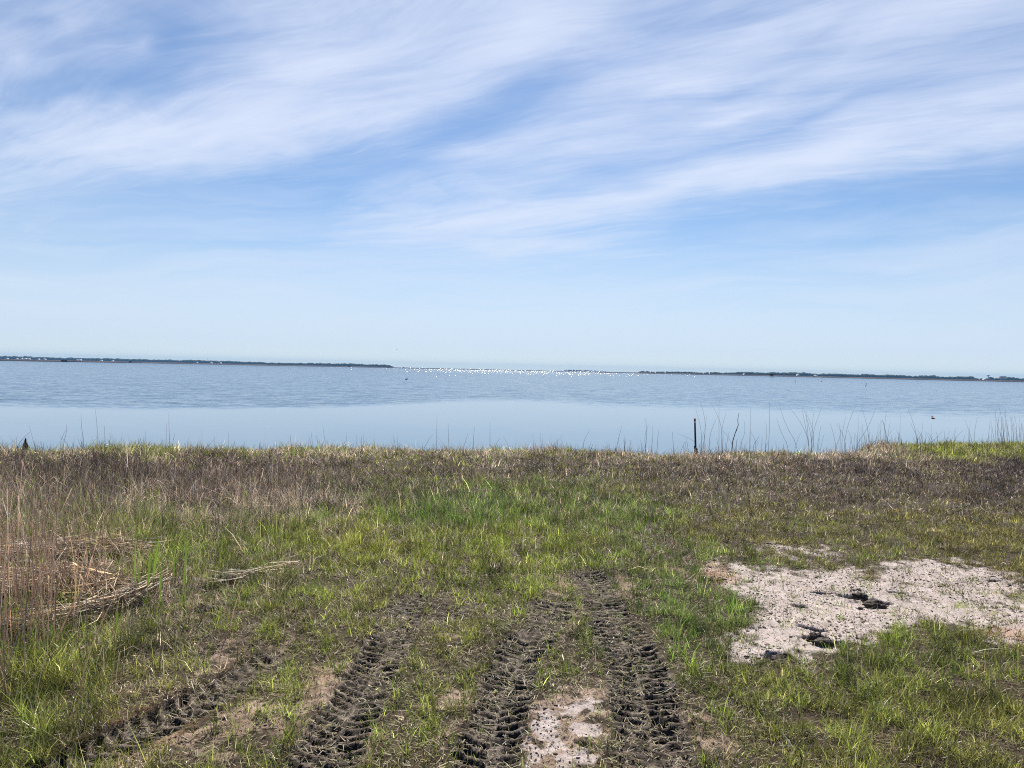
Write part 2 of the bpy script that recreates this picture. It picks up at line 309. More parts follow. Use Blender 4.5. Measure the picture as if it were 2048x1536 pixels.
FEET = [  # photo px, length, width (m), heading deg (world, from +x), depth
    (1714, 1192, .30, .115, 140, .05), (1752, 1201, .24, .12, 150, .035), (1715, 1177, .10, .06, 0, .03), (1640, 1182, .16, .07, 170, .028), (1600, 1210, .14, .1, 0, .022),
    (1622, 1260, .22, .08, 150, .035), (1642, 1285, .26, .13, 160, .045), (1556, 1318, .17, .13, 0, .06), (410, 1228, .2, .12, 0, .05), (1800, 1172, .12, .05, 0, .02),
    (1795, 1184, .18, .07, 170, .014), (1130, 1440, .08, .05, 20, .014), (1165, 1490, .10, .05, 160, .016), (1985, 1160, .16, .06, 170, .02), (1335, 1460, .2, .1, 100, .03)]
feet_w = [(px_ground(a, b)[:2], l, wd, R(h), dp) for a, b, l, wd, h, dp in FEET]

def ground_fields(X, Y):
    """height and material masks of the land at x, y"""
    P = np.stack([X, Y, np.zeros_like(X)], -1)
    px, py = to_px(P)
    behind = Y < 1.2
    px = np.where(behind, np.clip(X * 200 + 1024, -500, 2500), px); py = np.where(behind, 1680, py)
    j1 = fbm(X * 2.2, Y * 2.2, 4, 1); j2 = fbm(X * 2.2, Y * 2.2, 4, 2)
    sc = np.clip(3.0 / np.maximum(Y, 2), .2, 1)
    j3 = fbm(X * 9, Y * 9, 3, 13); j4 = fbm(X * 9, Y * 9, 3, 14)
    sx = px + (j1 * 60 + j3 * 34) * sc; sy = py + (j2 * 30 + j4 * 20) * sc
    sand = sample(sand_m, sx, sy); bare = sample(bare_m, sx, sy); orange = sample(orange_m, px + j2 * 50 * sc, py + j1 * 25 * sc)
    messy = np.exp(-(((px - 1150) / 130) ** 2 + ((py - 1460) / 130) ** 2) ** 2)
    sand = sand * (1 - .95 * messy * .8 * sstep(-.02, .3, fbm(X * 10, Y * 10, 3, 90)))
    bare = bare * (1 - .75 * sstep(.0, .35, fbm(X * 7, Y * 7, 3, 91)) * (Y < 5))
    near = (Y > 1.5) & (Y < 8.5) & (np.abs(X) < 7)
    rut = np.zeros_like(X); lug = np.zeros_like(X); berm = np.zeros_like(X)
    if near.any():
        a, b, c = track_fields(X[near], Y[near]); rut[near] = a; lug[near] = b; berm[near] = c
    z = fbm(X * .35, Y * .35, 3, 5) * .035 * sstep(1, 6, np.abs(Y) + np.abs(X)) + fbm(X * 2.1, Y * 2.1, 3, 6) * .012
    fine = np.clip(1.0 - (Y - 6) / 8, 0, 1) * (np.abs(X) < 12) * (Y > 1)
    z = z + fbm(X * 14, Y * 14, 4, 7, .55) * .008 * fine * (1 - .65 * sand)
    churn = fbm(X * 21, Y * 21, 4, 8, .6)
    z = z - rut * .006 - lug * .036 + berm * .012 * (.6 + .8 * np.clip(churn, -.5, 1)) + rut * churn * .0045
    z = z + bare * (churn * .010 + fbm(X * 42, Y * 42, 2, 15) * .004) * (1 - rut)
    hole = np.zeros_like(X)
    for c, l, wd, h, dp in feet_w:
        dx_, dy_ = X - c[0], Y - c[1]
        m = (np.abs(dx_) < .5) & (np.abs(dy_) < .5)
        if not m.any(): continue
        a = dx_[m] * math.cos(h) + dy_[m] * math.sin(h); b = -dx_[m] * math.sin(h) + dy_[m] * math.cos(h)
        q = np.sqrt((a / (l / 2)) ** 2 + (b / (wd / 2)) ** 2) + churn[m] * .30
        ins = 1 - sstep(.55, 1.05, q)
        z[m] += -dp * ins * (1 + churn[m] * .35) + .010 * np.exp(-((q - 1.15) / .16) ** 2)
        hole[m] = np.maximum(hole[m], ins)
    e = bank_y(X) - Y                                     # metres inland of the edge
    rise = .08 * sstep(3.0, .8, e) * sstep(-.1, .4, e)
    z = z + rise
    under = sstep(.55, -.5, e)
    z = z * (1 - under) + (-.75 - np.clip(-e, 0, 40) * .02) * under
    return z, sand, bare, orange, rut, lug, hole, px, py

# ------------------------------------------------------------------ mesh helpers
def np_mesh(name, verts, tris=None, quads=None, smooth=False):
    me = bpy.data.meshes.new(name)
    verts = np.ascontiguousarray(verts, np.float32)
    me.vertices.add(len(verts)); me.vertices.foreach_set('co', verts.ravel())
    idx = []; starts = []; n = 0
    if quads is not None and len(quads):
        idx.append(np.asarray(quads, np.int32).ravel()); starts.append(np.arange(len(quads), dtype=np.int32) * 4); n += len(quads) * 4
    if tris is not None and len(tris):
        idx.append(np.asarray(tris, np.int32).ravel()); starts.append(n + np.arange(len(tris), dtype=np.int32) * 3)
    idx = np.concatenate(idx); starts = np.concatenate(starts)
    me.loops.add(len(idx)); me.loops.foreach_set('vertex_index', idx)
    me.polygons.add(len(starts)); me.polygons.foreach_set('loop_start', starts)
    if smooth: me.polygons.foreach_set('use_smooth', np.ones(len(starts), bool))
    me.update(calc_edges=True)
    return me
def f_attr(me, name, vals):
    a = me.attributes.new(name, 'FLOAT', 'POINT'); a.data.foreach_set('value', np.ascontiguousarray(vals, np.float32).ravel())
def c_attr(me, name, rgb):
    a = me.attributes.new(name, 'FLOAT_COLOR', 'POINT')
    c = np.ones((len(rgb), 4), np.float32); c[:, :3] = rgb; a.data.foreach_set('color', c.ravel())
def link(name, me, mat=None, parent=None, label=None, cat=None, group=None, kind=None):
    o = bpy.data.objects.new(name, me); COL.objects.link(o)
    if mat is not None: me.materials.append(mat)
    if parent is not None: o.parent = parent
    for k, v in (('label', label), ('category', cat), ('group', group), ('kind', kind)):
        if v: o[k] = v
    return o
def thing(name, loc, label, cat, group=None, kind=None, rz=0):
    o = bpy.data.objects.new(name, None); COL.objects.link(o); o.location = loc; o.rotation_euler = (0, 0, rz)
    o['label'] = label; o['category'] = cat
    if group: o['group'] = group
    if kind: o['kind'] = kind
    return o
def mat(name):
    m = bpy.data.materials.new(name); m.use_nodes = True; return m, NT(m.node_tree)
def out(n, sh, vol=None):
    o = n.new('ShaderNodeOutputMaterial'); n.l.new(sh, o.inputs['Surface'])
def principled(n, color, rough=.8, spec=.3, normal=None, metallic=0):
    p = n.new('ShaderNodeBsdfPrincipled')
    n.put(p.inputs['Base Color'], color if isinstance(color, bpy.types.NodeSocket) else (*color, 1))
    n.put(p.inputs['Roughness'], rough); n.put(p.inputs['Specular IOR Level'], spec); p.inputs['Metallic'].default_value = metallic
    if normal is not None: n.l.new(normal, p.inputs['Normal'])
    return p
def bump(n, h, strength=.3, dist=.01):
    b = n.new('ShaderNodeBump'); b.inputs['Strength'].default_value = strength; b.inputs['Distance'].default_value = dist
    n.l.new(h, b.inputs['Height']); return b.outputs[0]
def simple_mat(name, c1, c2, scale=20, rough=.8, spec=.3, bstr=.3, bdist=.01):
    m, n = mat(name)
    tco = n.new('ShaderNodeTexCoord').outputs['Object']
    nz = n.noise(tco, scale, 6, .6)
    c = n.mix(n.mapr(nz, .35, .65), c1, c2)
    p = principled(n, c, rough, spec, bump(n, nz, bstr, bdist)); out(n, p.outputs[0]); return m

# ------------------------------------------------------------------ ground sheet
def axis(segs):
    v = [segs[0][0]]
    for a, b, n in segs:
        v += list(np.linspace(a, b, n + 1)[1:])
    return np.array(v)
geo = lambda a, b, n: list(a * (b / a) ** (np.arange(1, n + 1) / n))
xs = np.concatenate([-np.array(geo(14, 3800, 26))[::-1], axis([(-14, -6, 90), (-6, -3.0, 110), (-3.0, 4.2, 600), (4.2, 7, 110), (7, 14, 90)]), geo(14, 3800, 26)])
ys = np.concatenate([-np.array(geo(4, 60, 12))[::-1], axis([(-4, 2.3, 30), (2.3, 6.4, 400), (6.4, 9, 130), (9, 19, 220)]), geo(19, 3800, 30)])
X, Y = np.meshgrid(xs, ys)
zf, sand, bare, orange, rut, lug, hole, gpx, gpy = ground_fields(X.ravel(), Y.ravel())
nx, ny = len(xs), len(ys)
ii = np.arange(nx * ny).reshape(ny, nx)
quads = np.stack([ii[:-1, :-1], ii[:-1, 1:], ii[1:, 1:], ii[1:, :-1]], -1).reshape(-1, 4)
me = np_mesh('ground', np.stack([X.ravel(), Y.ravel(), zf], -1), quads=quads, smooth=True)
thatch = sample(zone_maps[1], gpx, gpy) * sstep(1300, 1100, gpy)
thatch = np.where(gpx < 430, np.maximum(thatch, .7 * sstep(430, 250, gpx) * sstep(1400, 1300, gpy)), thatch)
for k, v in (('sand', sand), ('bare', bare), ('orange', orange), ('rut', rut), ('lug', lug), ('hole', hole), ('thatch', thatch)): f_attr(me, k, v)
gm, n = mat('ground_soil')
pos = n.new('ShaderNodeNewGeometry').outputs['Position']
nA = n.noise(pos, 9, 6, .62); nB = n.noise(pos, 45, 5, .65); nC = n.noise(pos, 2.2, 4, .55); nD = n.noise(pos, 150, 3, .6)
sandv = n.mapr(n.math('ADD', n.attr('sand'), n.math('ADD', n.math('MULTIPLY', n.math('SUBTRACT', nA, .5), 1.3), n.math('MULTIPLY', n.math('SUBTRACT', nB, .5), .8))), .30, .78, smooth=True)
barev = n.mapr(n.math('ADD', n.attr('bare'), n.math('MULTIPLY', n.math('SUBTRACT', nA, .5), .8)), .25, .6, smooth=True)
orv = n.mapr(n.math('ADD', n.attr('orange'), n.math('MULTIPLY', n.math('SUBTRACT', nC, .5), .9)), .35, 1.0, smooth=True)
humus = n.mix(n.mapr(nB, .38, .68), (.018, .012, .008), (.085, .055, .032))  # soil and thatch darkened to deepen the shade between blades
thc = n.mix(n.mapr(nB, .4, .62), (.022, .016, .013), (.085, .062, .048))
c = n.mix(n.math('MULTIPLY', n.attr('thatch'), .8), humus, thc)
barec = n.mix(n.mapr(nA, .3, .7), (.17, .110, .080), (.42, .31, .245))
c = n.mix(barev, c, barec)
sandc = n.mix(n.mapr(nA, .35, .65), (.38, .315, .295), (.56, .48, .455))
c = n.mix(sandv, c, sandc)
c = n.mix(n.math('MULTIPLY', orv, .65), c, n.mix(nA, (.30, .13, .060), (.50, .28, .17)))
# speckle of dark organic crumbs on the pale crust
spk = n.mapr(nD, .58, .66); spk2 = n.mapr(nB, .585, .66)
c = n.mix(n.math('MULTIPLY', n.math('MAXIMUM', n.math('MULTIPLY', spk, .8), spk2), .75), c, (.035, .024, .018))
# churned mud in the ruts; colour also holds pit shade and lit, paler ribs
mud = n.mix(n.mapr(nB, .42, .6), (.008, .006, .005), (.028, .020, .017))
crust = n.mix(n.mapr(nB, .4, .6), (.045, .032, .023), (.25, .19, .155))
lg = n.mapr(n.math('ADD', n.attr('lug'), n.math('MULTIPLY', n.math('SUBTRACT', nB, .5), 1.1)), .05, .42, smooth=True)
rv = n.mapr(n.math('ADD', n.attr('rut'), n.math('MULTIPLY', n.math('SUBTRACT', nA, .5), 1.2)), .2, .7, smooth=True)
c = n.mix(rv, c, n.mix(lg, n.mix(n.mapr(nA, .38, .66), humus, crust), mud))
c = n.mix(n.mapr(n.math('ADD', n.attr('hole'), n.math('MULTIPLY', n.math('SUBTRACT', nB, .5), .8)), .05, .5), c, n.mix(n.mapr(nB, .4, .62), (.016, .011, .009), (.10, .075, .062)))  # footprint hollows: dark mud, with their shade put into the colour
hgt = n.math('ADD', n.math('MULTIPLY', nB, 1.0), n.math('MULTIPLY', nD, .5))
wet = n.mapr(n.attr('rut'), 0, 1, .9, .62)
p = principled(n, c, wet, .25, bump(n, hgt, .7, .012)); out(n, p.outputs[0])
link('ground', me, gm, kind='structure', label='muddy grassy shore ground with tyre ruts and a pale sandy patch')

# ------------------------------------------------------------------ water
wm, n = mat('bay_water')
pos = n.new('ShaderNodeNewGeometry').outputs['Position']
wx, wy, wz = n.sep(pos)
bn = n.noise(n.mapping(pos, scale=(.05, .10, 1)), 1.0, 4, .55)
# calm band along the shore; its outer edge is a smooth curve over x
crv = n.new('ShaderNodeFloatCurve')
cm = crv.mapping.curves[0]
for xw, yw in ((-60, 24), (-21, 29), (-11, 32), (-6, 37), (0, 43), (6, 38), (16, 35), (25, 33), (60, 30)):
    pt = cm.points.new((xw + 60) / 120, yw / 60)
cm.points.remove(cm.points[0]); cm.points.remove(cm.points[-1]); crv.mapping.update()
n.put(crv.inputs['Value'], n.mapr(wx, -60, 60))
edge = n.math('MULTIPLY', crv.outputs[0], 60.0)
rough_zone = n.mapr(n.math('ADD', n.math('SUBTRACT', wy, edge), n.math('MULTIPLY', n.math('SUBTRACT', bn, .5), 4.0)), -3.0, n.mapr(wx, -8, 12, 3.0, 16.0), smooth=True)
gust = n.mapr(n.noise(n.mapping(pos, scale=(.006, .02, 1)), 1.0, 4, .6), .3, .7, .85, 1.1)
# wave facets as slopes taken straight from vector noise, so that far ripples keep their tilt
def slopes(scale, sx, sy, det, ang):
    v = n.vmath('SUBTRACT', n.noise(n.mapping(pos, rot=(0, 0, R(ang)), scale=(1 / sx, 1 / sy, 1), typ='TEXTURE'), scale, det, .6, .2, out='Color'), (.5, .5, .5))
    return v
s1 = slopes(1.0, .38, 1.3, 3, 5); s2 = slopes(1.0, 1.5, 5.0, 1, -7); s3 = slopes(1.0, 6.0, 14.0, 1, 12)
tot = n.vmath('ADD', n.vmath('ADD', n.vmath('SCALE', s1, sc=1.0), n.vmath('SCALE', s2, sc=1.1)), n.vmath('SCALE', s3, sc=.6))
tot = n.vmath('MULTIPLY', tot, (.75, 1.0, 0.0))
amp = n.math('MULTIPLY', n.math('MULTIPLY', n.mapr(rough_zone, 0, 1, .02, 1.0), n.mapr(wy, 60, 350, .55, 1.0, smooth=True)), gust)
# on rippled water mostly the faces turned to the shore are seen
lean_ = n.math('MULTIPLY', rough_zone, n.math('SUBTRACT', n.mapr(wy, 220, 800, -.060, -.118, smooth=True), n.mapr(wx, -30, 10, .035, 0.0, smooth=True)))
nv = n.vmath('NORMALIZE', n.vmath('ADD', n.vmath('SCALE', tot, sc=amp), n.comb(0.0, lean_, 1.0)))
p = principled(n, (.070, .130, .195), n.math('ADD', n.mapr(rough_zone, 0, 1, .03, .09), n.mapr(wy, 150, 600, 0.0, .10)), .5, nv)
p.inputs['IOR'].default_value = 1.33
out(n, p.outputs[0])
me = np_mesh('water', [(-3800, 9, WATER_Z), (3800, 9, WATER_Z), (3800, 3800, WATER_Z), (-3800, 3800, WATER_Z)], quads=[(0, 1, 2, 3)])
link('water', me, wm, kind='structure', label='calm blue bay water rippling beyond a smooth band near the shore')

# ------------------------------------------------------------------ blades
def frame_rand(nb):
    a = rng.uniform(0, 2 * np.pi, nb); return np.cos(a), np.sin(a)
def blades(pos, h, wd, lean, bend, ldir=None, seg=2):
    """tapered, curved blades. pos Nx3, h/wd/lean/bend N. returns verts, quads, tris, per-vertex blade index, height fraction"""
    nb = len(pos)
    if ldir is None: cx, cy = frame_rand(nb)
    else: cx, cy = np.cos(ldir), np.sin(ldir)
    fa = rng.uniform(0, 2 * np.pi, nb); sx, sy = np.cos(fa), np.sin(fa)      # width direction
    L = []
    ts = np.linspace(0, 1, seg + 1)
    ang = lean; x = np.zeros(nb); z = np.zeros(nb)
    pts = [(x, z)]
    for k in range(seg):
        a = lean + bend * (k + .5) / seg
        x = x + np.sin(a) * h / seg; z = z + np.cos(a) * h / seg; pts.append((x, z))
    V = np.zeros((nb, 2 * seg + 1, 3)); T = np.zeros((nb, 2 * seg + 1))
    for k in range(seg + 1):
        cxk = pos[:, 0] + cx * pts[k][0]; cyk = pos[:, 1] + cy * pts[k][0]; czk = pos[:, 2] + pts[k][1]
        if k < seg:
            wk = wd * .5 * (1.0 if k == 0 else (.85 if k < seg - 1 or seg == 1 else .75))
            V[:, 2 * k, 0] = cxk - sx * wk; V[:, 2 * k, 1] = cyk - sy * wk; V[:, 2 * k, 2] = czk
            V[:, 2 * k + 1, 0] = cxk + sx * wk; V[:, 2 * k + 1, 1] = cyk + sy * wk; V[:, 2 * k + 1, 2] = czk
            T[:, 2 * k] = T[:, 2 * k + 1] = k / seg
        else:
            V[:, 2 * k, 0] = cxk; V[:, 2 * k, 1] = cyk; V[:, 2 * k, 2] = czk; T[:, 2 * k] = 1
    m = 2 * seg + 1; base = (np.arange(nb) * m)[:, None]
    Q = [base + np.array([[2 * k, 2 * k + 1, 2 * k + 3, 2 * k + 2]]) for k in range(seg - 1)]
    Q = np.concatenate(Q) if Q else np.zeros((0, 4), int)
    Tr = base + np.array([[2 * seg - 2, 2 * seg - 1, 2 * seg]])
    return V.reshape(-1, 3), Q, Tr, T.reshape(-1), m
def blade_mesh(name, parts):
    """parts: list of (V,Q,T,tfrac,m,rgb per blade)"""
    Vs, Qs, Ts, Cs = [], [], [], []; off = 0
    for V, Q, Tr, tf, m, rgb in parts:
        Vs.append(V); Qs.append(Q + off); Ts.append(Tr + off)
        Cs.append(np.repeat(rgb, m, axis=0)); off += len(V)
    me = np_mesh(name, np.concatenate(Vs), tris=np.concatenate(Ts), quads=np.concatenate(Qs))
    c_attr(me, 'tint', np.concatenate(Cs)); return me
def blade_mat(name, transl=.35, gloss=.08, grough=.35):
    m, n = mat(name)
    c = n.attr('tint', 'Color')
    d = n.new('ShaderNodeBsdfDiffuse'); n.l.new(c, d.inputs[0])
    t = n.new('ShaderNodeBsdfTranslucent'); n.l.new(c, t.inputs[0])
    m1 = n.new('ShaderNodeMixShader'); m1.inputs[0].default_value = transl; n.l.new(d.outputs[0], m1.inputs[1]); n.l.new(t.outputs[0], m1.inputs[2])
    g = n.new('ShaderNodeBsdfGlossy'); g.inputs['Roughness'].default_value = grough; g.inputs['Color'].default_value = (1, 1, 1, 1)
    m2 = n.new('ShaderNodeMixShader'); m2.inputs[0].default_value = gloss; n.l.new(m1.outputs[0], m2.inputs[1]); n.l.new(g.outputs[0], m2.inputs[2])
    out(n, m2.outputs[0]); return m
green_mat = blade_mat('living_grass', .5, .035, .4)
dead_mat = blade_mat('dead_grass_blades', .34, .035, .5)

def scatter(y0, y1, density, margin=260):
    """random points on the land in the camera's fan"""
    half = lambda y: (PW / 2 + margin) / F * y + .3
    A = (half(y0) + half(y1)) * (y1 - y0); nn = int(A * density)
    y = rng.uniform(y0, y1, int(nn * 1.3)); x = rng.uniform(-1, 1, len(y)) * half(y1)
    k = np.abs(x) < half(y); return x[k], y[k]
def zsample(x, y):
    px, py = to_px(np.stack([x, y, np.zeros_like(x)], -1))
    j1 = fbm(x * 1.3, y * 1.3, 3, 21); j2 = fbm(x * 1.3, y * 1.3, 3, 22); sc = np.clip(3.0 / y, .15, 1)
    return [sample(zone_maps[k], px + j1 * 90 * sc, py + j2 * 45 * sc) for k in range(7)], px, py
def cmix(a, b, t): return a[None, :] * (1 - t[:, None]) + b[None, :] * t[:, None]
A_ = np.array
G_YEL, G_MID, G_DEEP = A_([.325, .325, .058]), A_([.145, .218, .036]), A_([.062, .145, .038])
G_OLIVE, G_TIP = A_([.190, .150, .050]), A_([.46, .41, .19])
D_PALE, D_PINK, D_BROWN, D_DARK, D_GREY = A_([.74, .62, .48]), A_([.46, .35, .27]), A_([.17, .118, .085]), A_([.065, .044, .038]), A_([.34, .31, .29])

green_parts, dead_parts = [], []
bands = [(2.3, 3.6, 15000, 1.0), (3.6, 5.2, 12500, 1.0), (5.2, 7.5, 9000, 1.2), (7.5, 10, 6000, 1.6), (10, 18.5, 3400, 2.2)]
for y0, y1, dens_, wscale in bands:
    # ---- green
    x, y = scatter(y0, y1, dens_)
    z_, sd_, br_, og_, rt_, lg_, hl_, _, _ = ground_fields(x, y)
    (Gd, Dd, hg, hd, hue, olive, tone), px, py = zsample(x, y)
    edge_in = bank_y(x) - y; mt_ = sample(mat_m, px, py)
    clump = fbm(x * 7.5, y * 7.5, 3, 31); patch = fbm(x * 1.7, y * 1.7, 3, 32); tuft = fbm(x * 24, y * 24, 2, 33)
    nearf = sstep(7.5, 4.5, y)
    pr = Gd * (.82 - .20 * nearf + clump * 1.25 + tuft * .7 + patch * .7) - .06
    pr = pr * (1 - .93 * sstep(.30, .85, sd_ + tuft * .25 + clump * .2)) * (1 - .62 * sstep(.3, .9, br_)) * (1 - .74 * sstep(.2, .55, rt_)) * (1 - hl_) * (1 - .8 * mt_)
    band = sstep(915, 935, py) * sstep(1045, 1005, py) * (1 - .45 * sstep(650, 800, px) * sstep(1500, 1350, px)); pr = pr * (1 - .6 * band)
    # sparse tufts dotted over the sand
    tf2 = fbm(x * 5.5, y * 5.5, 2, 34)
    pr = np.where((sd_ > .4) & (tf2 > np.where(x > 2.6, .22, .40)) & (hl_ < .1), .42, pr)
    keep = (rng.random(len(x)) < pr) & (edge_in > .05)
    x, y, z_, hg, hue, olive, clump, tuft, patch, sd_, rt_, px = [q[keep] for q in (x, y, z_, hg, hue, olive, clump, tuft, patch, sd_, rt_, px)]
    nb = len(x)
    h = hg * (.72 - .12 * sstep(7, 4, y) + .25 * sstep(380, 250, px)) * rng.lognormal(-.05, .42, nb) * (.80 + .75 * np.clip(clump + tuft * .5, -.6, 1)) * (1 - .35 * (sd_ > .4)) * (1 - .5 * sstep(.2, .5, rt_))
    h = np.minimum(h, hg * 1.9)
    wd = rng.uniform(.0022, .0042, nb) * wscale
    lean = np.abs(rng.normal(.25, .28, nb)) + (rng.random(nb) < .16 + .16 * sstep(7, 4, y)) * rng.uniform(.5, 1.2, nb)
    bend = np.abs(rng.normal(.5, .45, nb))
    col = cmix(G_YEL, G_MID, np.clip(hue * 2, 0, 1)); t2 = np.clip(hue * 2 - 1 + patch * .3, 0, 1)[:, None]; col = col * (1 - t2) + G_DEEP * t2
    to = np.clip(olive + patch * .5, 0, 1)[:, None] * .8; col = col * (1 - to) + G_OLIVE * to
    ty = (rng.random(nb) < .20)[:, None] * rng.random(nb)[:, None]; col = col * (1 - ty) + G_TIP * ty
    col = col * rng.lognormal(-.02, .55, nb)[:, None]
    col = col * np.clip(1 + .9 * fbm(x * 3.1, y * 3.1, 3, 37) + .5 * fbm(x * 11, y * 11, 2, 38), .35, 1.7)[:, None]
    V = blades(np.stack([x, y, z_ - .003], -1), h, wd, lean, bend)
    green_parts.append((*V, col))
    # ---- dead
    x, y = scatter(y0, y1, dens_ * .8)
    z_, sd_, br_, og_, rt_, lg_, hl_, _, _ = ground_fields(x, y)
    (Gd, Dd, hg, hd, hue, olive, tone), px, py = zsample(x, y)
    edge_in = bank_y(x) - y; mt_ = sample(mat_m, px, py)
    zpx, zpy = px, py; h_cut = 1 - .35 * sstep(6, 3.5, y)
    clump = fbm(x * 4.2, y * 5.5, 3, 35); patch = fbm(x * 1.1, y * 1.6, 3, 36)
    pr = Dd * (.95 + .35 * sstep(930, 960, py) * sstep(1065, 1040, py) * sstep(760, 640, px) - .3 * sstep(1060, 1110, py) * sstep(380, 480, px) + clump * 1.0 + patch * .7) - .05
    pr = pr * (1 - .95 * sstep(.3, .6, sd_)) * (1 - .7 * sstep(.3, .8, br_)) * (1 - .5 * sstep(.2, .5, rt_)) * (1 - hl_) * (1 - .6 * mt_)
    keep = (rng.random(len(x)) < pr) & (edge_in > .02)
    x, y, z_, hd, tone, clump, patch = [q[keep] for q in (x, y, z_, hd, tone, clump, patch)]
    nb = len(x)
    bandd = (sstep(925, 940, zpy) * sstep(1050, 1010, zpy) * sstep(820, 650, zpx))[keep]; h = hd * (.82 + .35 * bandd) * h_cut[keep] * rng.lognormal(-.15, .36, nb) * (.85 + .5 * np.clip(clump + patch, -.6, 1.2))
    wd = rng.uniform(.0022, .0046, nb) * wscale
    broad = rng.random(nb) < (.12 if y0 > 5 else .03); wd = np.where(broad, rng.uniform(.007, .013, nb) * (1 if y0 > 6 else .55), wd); h = np.where(broad, h * .6 + .03, h)
    lean = np.abs(rng.normal(.75, .5, nb)); lean = np.where(rng.random(nb) < .32, rng.uniform(1.0, 1.5, nb), lean)
    bend = rng.normal(.7, .9, nb)
    tt = np.clip(tone + patch * .35 + rng.normal(0, .25, nb), 0, 1)
    col = cmix(D_PALE, D_PINK, np.clip(tt * 3, 0, 1)); t2 = np.clip(tt * 3 - 1, 0, 1)[:, None]; col = col * (1 - t2) + D_BROWN * t2
    t3 = np.clip(tt * 3 - 2, 0, 1)[:, None]; col = col * (1 - t3) + D_DARK * t3
    nearw = (sstep(1120, 1200, zpy[keep]) * sstep(380, 520, zpx[keep]))[:, None] * .8
    strawc = cmix(A_([.40, .36, .15]), A_([.17, .11, .055]), np.clip(rng.random(nb) * 1.2, 0, 1)); col = col * (1 - nearw) + strawc * nearw
    col = np.where(broad[:, None], cmix(D_PALE, D_PINK, rng.random(nb)) * (1.15 - .6 * tone[:, None]), col)
    gy = (rng.random(nb) < .16)[:, None]; col = np.where(gy, D_GREY * (1 - .5 * tt[:, None]), col)
    col = col * rng.lognormal(-.02, .55, nb)[:, None]
    col = col * np.clip(1 + .8 * fbm(x * 3.7, y * 3.7, 3, 39) + .5 * fbm(x * 13, y * 13, 2, 40), .35, 1.7)[:, None]
    V = blades(np.stack([x, y, z_ - .002], -1), h, wd, lean, bend)
    dead_parts.append((*V, col))
# ---- straw litter and grass clippings lying on the ground near the camera
x, y = scatter(2.3, 8.5, 5200)
z_, sd_, br_, og_, rt_, lg_, hl_, px, py = ground_fields(x, y)
k = rng.random(len(x)) < np.clip(.62 - .12 * br_ + .5 * fbm(x * 6, y * 6, 3, 75), .08, .9) * (1 - .85 * (sd_ > .5))
x, y, z_ = x[k], y[k], z_[k]; nb = len(x)
col = cmix(A_([.36, .34, .14]), A_([.20, .13, .07]), rng.random(nb)) * rng.lognormal(-.15, .3, nb)[:, None]
dead_parts.append((*blades(np.stack([x, y, z_ + rng.uniform(.003, .014, nb)], -1), rng.uniform(.015, .06, nb), rng.uniform(.002, .0048, nb), rng.uniform(1.35, 1.6, nb), rng.normal(0, .25, nb)), col))
link('grass', blade_mesh('grass', green_parts), green_mat, kind='stuff', label='patchy green marsh grass covering the shore', cat='grass')
link('dead_grass', blade_mesh('dead_grass', dead_parts), dead_mat, kind='stuff', label='dry tan and brown dead grass and straw matted over the shore', cat='dead grass')

# ------------------------------------------------------------------ stems (tubes)
def tube(path, rad, sides=5):
    path = np.asarray(path, float); K = len(path)
    rad = np.full(K, rad) if np.isscalar(rad) else np.asarray(rad)
    tan = np.gradient(path, axis=0); tan /= np.linalg.norm(tan, axis=1)[:, None] + 1e-12
    ref = np.array([0, 1.0, 0]) if abs(tan[0][1]) < .9 else np.array([1.0, 0, 0])
    u = np.cross(tan, ref); u /= np.linalg.norm(u, axis=1)[:, None] + 1e-12; v = np.cross(tan, u)
    a = np.arange(sides) / sides * 2 * np.pi
    V = path[:, None, :] + rad[:, None, None] * (np.cos(a)[None, :, None] * u[:, None, :] + np.sin(a)[None, :, None] * v[:, None, :])
    V = V.reshape(-1, 3); Q = []
    for k in range(K - 1):
        for s in range(sides):
            Q.append((k * sides + s, k * sides + (s + 1) % sides, (k + 1) * sides + (s + 1) % sides, (k + 1) * sides + s))
    V = np.concatenate([V, path[:1], path[-1:]]); T = []
    for s in range(sides):
        T.append((K * sides, (s + 1) % sides, s)); T.append((K * sides + 1, (K - 1) * sides + s, (K - 1) * sides + (s + 1) % sides))
    return V, np.array(Q), np.array(T)
class Acc:
    def __init__(s): s.V, s.Q, s.T, s.C, s.n = [], [], [], [], 0
    def add(s, V, Q, T, col=(.3, .2, .15)):
        s.V.append(V)
        if len(Q): s.Q.append(np.asarray(Q) + s.n)
        if len(T): s.T.append(np.asarray(T) + s.n)
        s.C.append(np.repeat(np.array([col], float), len(V), 0)); s.n += len(V); return s
    def tube(s, path, rad, sides=5, col=(.3, .2, .15)): return s.add(*tube(path, rad, sides), col)
    def mesh(s, name, smooth=False, off=(0, 0, 0)):
        V = np.concatenate(s.V) - np.array(off)
        me = np_mesh(name, V, tris=np.concatenate(s.T) if s.T else None, quads=np.concatenate(s.Q) if s.Q else None, smooth=smooth)
        c_attr(me, 'tint', np.concatenate(s.C)); return me
def gz(x, y): return float(ground_fields(np.array([float(x)]), np.array([float(y)]))[0][0])

stem_mat = blade_mat('dry_reed_stem', .46, .06, .4)
